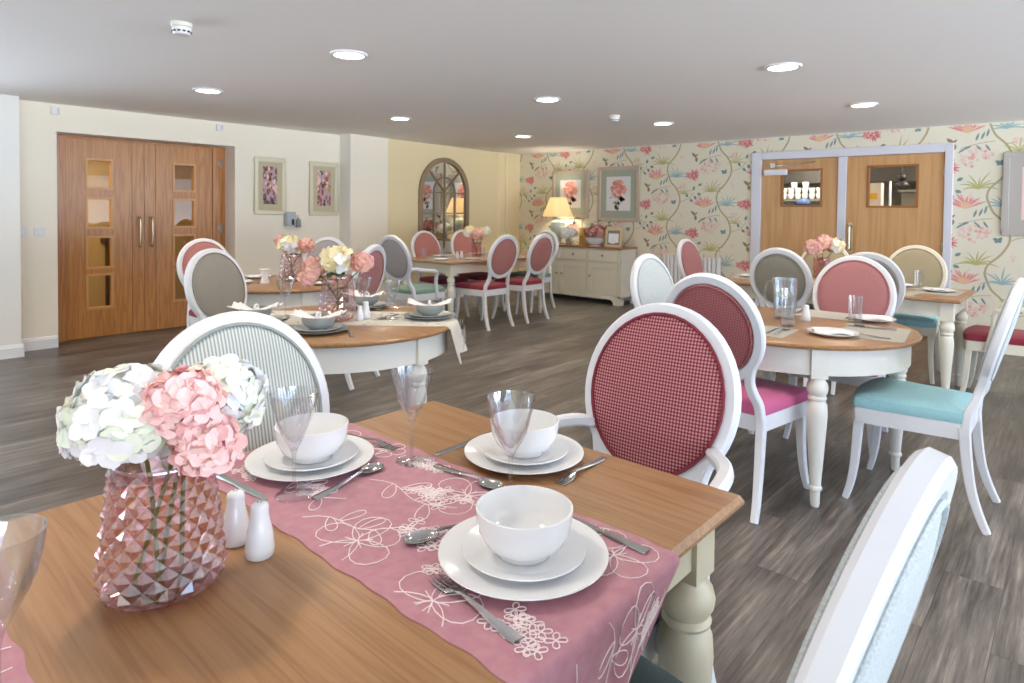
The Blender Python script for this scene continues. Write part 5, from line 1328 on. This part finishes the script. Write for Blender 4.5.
ap = [(SX0, 0), (SX0 + .11, 0), (SX0 + .125, .045), (SX0 + .16, .07), (SX0 + .22, .078), (SX1 - .22, .078), (SX1 - .16, .07), (SX1 - .125, .045), (SX1 - .11, 0), (SX1, 0), (SX1, .105), (SX0, .105)]
b.add([(x, SY0 - .008, z) for x, z in ap] + [(x, SY0 + .014, z) for x, z in ap], [tuple(range(12)), tuple(range(12, 24))[::-1]] + [(i, (i + 1) % 12, 12 + (i + 1) % 12, 12 + i) for i in range(12)])
for x in (SX0, SX1 - .022):
    b.box((x, SY0 + .014, .0), (x + .022, SY0 + .10, .105)); b.box((x, SY1 - .10, .0), (x + .022, SY1, .105)); b.box((x, SY0 + .10, .075), (x + .022, SY1 - .10, .105))
sb(b, 'plinth', M['cream_paint'], smooth=False)
xs = [(SX0 + .054, SX0 + .486), (SX0 + .524, SX0 + 1.006), (SX0 + 1.044, SX1 - .054)]
def knob(par, x, z):
    k = MB(); X = Matrix.Translation((x, SY0 - .002, z)) @ Matrix.Rotation(pi / 2, 4, 'X'); k.lathe([(.006, 0), (.006, .01), (.014, .014), (.0155, .02), (.011, .026), (0, .027)], 16, X=X); return sb(k, 'knob', M['pewter'], par)
for i, (x0, x1) in enumerate(xs):
    b = MB(); b.box((x0, SY0 - .002, .628), (x1, SY0 + .01, SH - .05)); d = sb(b, 'drawer', M['cream_paint'], bevel=.003)
    knob(d, (x0 + x1) / 2, .708)
    b = MB(); z0, z1 = .141, .595; f = .07
    b.box((x0, SY0 - .002, z0), (x1, SY0 + .01, z0 + f)); b.box((x0, SY0 - .002, z1 - f), (x1, SY0 + .01, z1)); b.box((x0, SY0 - .002, z0 + f), (x0 + f, SY0 + .01, z1 - f)); b.box((x1 - f, SY0 - .002, z0 + f), (x1, SY0 + .01, z1 - f)); b.box((x0 + f, SY0 + .014, z0 + f), (x1 - f, SY0 + .021, z1 - f))
    for k in range(1, 4): q = x0 + f + (x1 - x0 - 2 * f) * k / 4; b.box((q - .004, SY0 + .0125, z0 + f), (q + .004, SY0 + .014, z1 - f))
    d = sb(b, 'door', M['cream_paint'], bevel=.0015); knob(d, (x1 - .03) if i == 0 else (x0 + .03), .40)
# table lamp
t = thing('table_lamp', 'lit table lamp with cream tapered shade and duck egg base on the sideboard', 'lamp', (-6.22, 8.06, SH))
b = MB(); b.lathe([(0, 0), (.085, 0), (.085, .02), (.06, .03), (.055, .045), (.07, .08), (.09, .16), (.112, .25), (.118, .30), (.10, .345), (.06, .365), (.04, .375), (.04, .39), (0, .39)], 40); b.build('base', M['duck_egg'], t)
b = MB(); b.lathe([(0, 0), (.095, 0), (.095, .014), (0, .014)], 32); b.build('plinth', M['natural_frame'], t)
b = MB(); b.lathe([(0, .39), (.012, .39), (.012, .46), (.02, .46), (.02, .50), (0, .50)], 12); b.build('lamp_holder', M['brass'], t)
sm = bpy.data.materials.new('cream lampshade'); sm.use_nodes = True; nt = sm.node_tree; nt.nodes.remove(nt.nodes['Principled BSDF'])
d_ = nt.nodes.new('ShaderNodeBsdfDiffuse'); tr = nt.nodes.new('ShaderNodeBsdfTranslucent'); ms = nt.nodes.new('ShaderNodeMixShader'); ms.inputs[0].default_value = .6
d_.inputs[0].default_value = lin((248, 238, 214)); tr.inputs[0].default_value = lin((255, 244, 218)); nt.links.new(d_.outputs[0], ms.inputs[1]); nt.links.new(tr.outputs[0], ms.inputs[2]); nt.links.new(ms.outputs[0], nt.nodes['Material Output'].inputs[0])
b = MB(); b.lathe([(.245, .43), (.125, .735), (.1235, .735), (.2435, .43), (.245, .43)], 48, cap=False); b.build('lamp_shade', sm, t)
b = MB(); b.ball((0, 0, .56), (.03, .03, .045)); b.build('bulb', flat('lit bulb', (255, 240, 210), .5, emit=(255, 214, 150), estr=8), t)
ld = bpy.data.lights.new('lamp_bulb', 'POINT'); ld.energy = 26; ld.color = (1, .88, .68); ld.shadow_soft_size = .045; o = bpy.data.objects.new('lamp_bulb_light', ld); COL.objects.link(o); o.location = (-6.22, 8.06, SH + .56)
# white hydrangea vase
t = thing('square_vase', 'small clear glass vase of white blooms beside the lamp', 'vase', (-5.95, 8.0, SH))
b = MB(); b.lathe([(0, 0), (.048, 0), (.05, .006), (.055, .14), (.053, .14), (.047, .012), (0, .01)], 24, cap=False); b.build('vase_body', M['glass'], t)
b = MB(); b.lathe([(0, .012), (.044, .012), (.046, .09), (0, .09)], 20); b.build('water', M['glass_water'], t)
for q, (dx, dy, dz, r, lb) in enumerate([(-.07, -.03, .21, .10, 'white hydrangea on the lamp side of the small sideboard vase'), (.06, .0, .19, .085, 'white hydrangea on the wall-print side of the small sideboard vase'), (-.01, -.08, .16, .075, 'white hydrangea at the front of the small sideboard vase')]):
    hydrangea((-5.95, 8.0, SH), (-5.95 + dx, 8.0 + dy, SH + dz), r, (-5.95 - dx * .3, 8.0 - dy * .3, SH + .02), lb, WH, 40, .036, 60 + q, 'white hydrangeas on the sideboard')
def sprig(loc, tip, label, seed, mat, n, L, group):
    R = random.Random(seed); t = thing('leafy_sprig', label, 'leaf spray', loc, 0, group); T = Vector(tip) - Vector(loc)
    P = smoothpath([(0, 0, 0), tuple(T * .5 + Vector((0, 0, .03))), tuple(T)], 5); b = MB(); b.tube(P, .004, 6); b.build('stem', M['stem'], t)
    for k in range(n):
        p = Vector(P[int(len(P) * (.45 + .54 * k / n))]); a = k * 2.4 + R.uniform(-.3, .3); d = Vector((cos(a), sin(a) * .7, R.uniform(-.1, .7))).normalized(); sd = d.cross(Vector((0, 0, 1))).normalized(); b = MB(); vs = []; fs = []
        for i in range(6):
            tt = i / 5; w = L * .27 * sin(pi * (tt * .92 + .06)); q = p + d * (L * tt) - Vector((0, 0, L * .25 * tt * tt)); vs += [tuple(q + sd * w), tuple(q - Vector((0, 0, .004))), tuple(q - sd * w)]
        for i in range(5): fs += [(i * 3, i * 3 + 3, i * 3 + 4, i * 3 + 1), (i * 3 + 1, i * 3 + 4, i * 3 + 5, i * 3 + 2)]
        b.add(vs, fs); b.build('leaf', M[mat], t, angle=80)
sprig((-5.94, 8.01, SH + .05), (-5.83, 7.98, SH + .40), 'dark leafy sprig rising above the white blooms on the sideboard', 1, 'leaf_dark', 9, .10, 'leafy sprigs on the sideboard')
# wicker block behind
t = thing('wicker_basket', 'golden wicker basket behind the flowers on the sideboard', 'basket', (-5.76, 8.16, SH))
b = MB()
for i in range(12): z = .012 + i * .022; w = .09 + .012 * (i % 2); b.tube([(w * cos(2 * pi * k / 20), .075 * sin(2 * pi * k / 20), z) for k in range(20)], .011, 6, closed=True)
b.lathe([(0, 0), (.085, 0), (.085, .01), (0, .01)], 20); b.build('woven_body', M['wicker'], t)
# bowl of dusky flowers
FB = (-5.47, 8.02, SH)
t = thing('planter_bowl', 'white footed bowl of dusky pink flowers on the sideboard', 'bowl', FB)
b = MB(); b.lathe([(0, 0), (.10, 0), (.10, .012), (.09, .02), (.135, .05), (.155, .115), (.158, .125), (.148, .125), (.12, .05), (0, .04)], 36, fn=lambda r, z, a: r); b.build('bowl_body', M['porcelain'], t)
b = MB(); b.lathe([(.0905, .015), (.1155, .030), (.1175, .036), (.1, .026)], 36, cap=False); b.build('pink_band', flat('pale pink glaze', (224, 170, 160), .3), t)
for q, (dx, dy, dz, r) in enumerate([(-.11, -.02, .20, .085), (-.01, -.06, .21, .09), (.09, -.02, .20, .085), (.02, .05, .25, .085), (-.06, .04, .25, .07)]):
    hydrangea(FB, (FB[0] + dx, FB[1] + dy, SH + dz), r, (FB[0] + dx * .5, FB[1] + dy * .5, SH + .06), ['dusky mauve bloom on the lamp side of the sideboard bowl', 'dusky mauve bloom at the front of the sideboard bowl', 'dusky mauve bloom on the photo frame side of the bowl', 'dusky mauve bloom at the back of the sideboard bowl', 'smaller dusky mauve bloom at the back of the bowl near the basket'][q], ['petal_mauve', 'petal_mauve_l', 'petal_rose', 'petal_mauve'], 36, .036, 70 + q, 'dusky blooms in the sideboard bowl')
for q, (dx, dz) in enumerate(((-.12, .34), (.02, .38), (.20, .34))):
    sprig((FB[0] + dx * .3, FB[1] + .03, SH + .10), (FB[0] + dx, FB[1] + .05, SH + dz), 'green leafy sprig in the sideboard bowl ' + ('on the basket side', 'at the back', 'reaching over the photo frame')[q], 5 + q, 'leaf', 7, .09, 'leafy sprigs on the sideboard')
# photo frame
t = thing('photo_frame', 'natural wood photo frame standing at the end of the sideboard', 'photo frame', (-5.14, 7.99, SH), radians(14))
X = Matrix.Rotation(radians(-10), 4, 'X'); b = MB(); w, h, f = .125, .275, .03
for lo, hi in (((-w, -.012, 0), (w, .012, f)), ((-w, -.012, h - f), (w, .012, h)), ((-w, -.012, f), (-w + f, .012, h - f)), ((w - f, -.012, f), (w, .012, h - f))): b.box(lo, hi, 0, X)
b.build('frame', M['natural_frame'], t, bevel=.003)
b = MB(); b.box((-w + f - .004, -.002, f - .004), (w - f + .004, .006, h - f + .004), 0, X); b.box((-w + f + .018, -.0035, f + .035), (w - f - .018, -.002, h - f - .045), 1, X)
b.add([tuple(X @ Vector((.062 * cos(2 * pi * k / 24) - .01, -.0045, .085 + .036 * sin(2 * pi * k / 24)))) for k in range(24)], [tuple(range(24))], 2); b.build('photograph', [M['screen_grey'], M['paper'], M['porcelain']], t, smooth=False, weld=False)
b = MB(); b.add([(-.03, .045, .18), (.03, .045, .18), (.03, .11, 0), (-.03, .11, 0), (-.03, .049, .18), (.03, .049, .18), (.03, .114, 0), (-.03, .114, 0)], [(0, 1, 2, 3), (7, 6, 5, 4), (0, 4, 5, 1), (1, 5, 6, 2), (2, 6, 7, 3), (3, 7, 4, 0)]); b.build('strut', M['natural_frame'], t, smooth=False)

# ================================================================== LIGHT
W = bpy.data.worlds.new('daylight with added ground glow'); SC.world = W; W.use_nodes = True
wt = W.node_tree; bg = wt.nodes['Background']
# overcast sky above; the brighter lower half is added glow to lift the ceiling
tc = wt.nodes.new('ShaderNodeTexCoord'); sx = wt.nodes.new('ShaderNodeSeparateXYZ'); wt.links.new(tc.outputs['Generated'], sx.inputs[0])
cr_ = wt.nodes.new('ShaderNodeValToRGB'); el = cr_.color_ramp.elements
el[0].position = 0.47; el[0].color = (0.84, 0.95, 1.10, 1); el[1].position = 0.53; el[1].color = (0.18, 0.24, 0.34, 1)
wt.links.new(mth(wt, 'ADD', mth(wt, 'MULTIPLY', sx.outputs['Z'], 0.5), 0.5), cr_.inputs['Fac']); wt.links.new(cr_.outputs['Color'], bg.inputs['Color'])
bg.inputs['Strength'].default_value = 13.0
def portal(loc, rot, sx, sy):
    l = bpy.data.lights.new('window_portal', 'AREA'); l.shape = 'RECTANGLE'; l.size = sx; l.size_y = sy; l.cycles.is_portal = True
    o = bpy.data.objects.new('window_portal', l); COL.objects.link(o); o.location = loc; o.rotation_euler = rot
for y0, y1 in ((-4.5, -.6), (-.1, 3.8), (4.3, 8.0)): portal((4.91, (y0 + y1) / 2, 1.245), (pi / 2, 0, pi / 2), y1 - y0, 1.99)
for y0, y1 in ((-1.8, .75), (-4.6, -2.2)): portal((-7.46, (y0 + y1) / 2, 1.41), (pi / 2, 0, -pi / 2), y1 - y0, 1.62)
for loc, e, c in (((-8.3, 1.6, 2.27), 30, (1, .86, .62)), ((-2.9, 9.3, 2.28), 55, (1, .97, .92)), ((-1.2, 9.3, 2.28), 45, (1, .97, .92))):  # added lights without fixtures, brighten the corridor and kitchen
    l = bpy.data.lights.new('added_room_light', 'AREA'); l.shape = 'DISK'; l.size = .3; l.energy = e; l.color = c; o = bpy.data.objects.new('added_room_light', l); COL.objects.link(o); o.location = loc

# ================================================================== CAMERA
f, pitch, roll, py, yaw = 640.06, 0.02664, -0.0105, 227.95, 0.72857
cp, sp, cr, sr = cos(pitch), sin(pitch), cos(roll), sin(roll)
fw = Vector((0, cp, -sp)); up = Vector((0, sp, cp)); rt = Vector((1, 0, 0))
r2 = rt * cr - up * sr; u2 = rt * sr + up * cr
Rz = Matrix.Rotation(yaw, 3, 'Z')
r2, u2, fw = Rz @ r2, Rz @ u2, Rz @ fw
cd = bpy.data.cameras.new('camera'); cam = bpy.data.objects.new('camera', cd); COL.objects.link(cam)
mx = Matrix((r2, u2, -fw)).transposed().to_4x4(); mx.translation = Vector((0, 0, 1.35)); cam.matrix_world = mx
cd.sensor_width = 36; cd.sensor_fit = 'HORIZONTAL'; cd.lens = f / 1024 * 36; cd.shift_x = 0; cd.shift_y = -(341.5 - py) / 1024
cd.clip_start = .02; cd.dof.use_dof = True; cd.dof.focus_distance = 1.7; cd.dof.aperture_fstop = 9
SC.camera = cam
SC.view_settings.view_transform = 'Standard'; SC.view_settings.look = 'None'; SC.view_settings.gamma = 1.0; SC.view_settings.use_curve_mapping = False
SC.view_settings.exposure = 0.2
cy = SC.cycles
cy.use_denoising = True; cy.max_bounces = 14; cy.diffuse_bounces = 8; cy.glossy_bounces = 4; cy.transparent_max_bounces = 32; cy.transmission_bounces = 8
cy.sample_clamp_indirect = 6; cy.caustics_reflective = False; cy.caustics_refractive = False
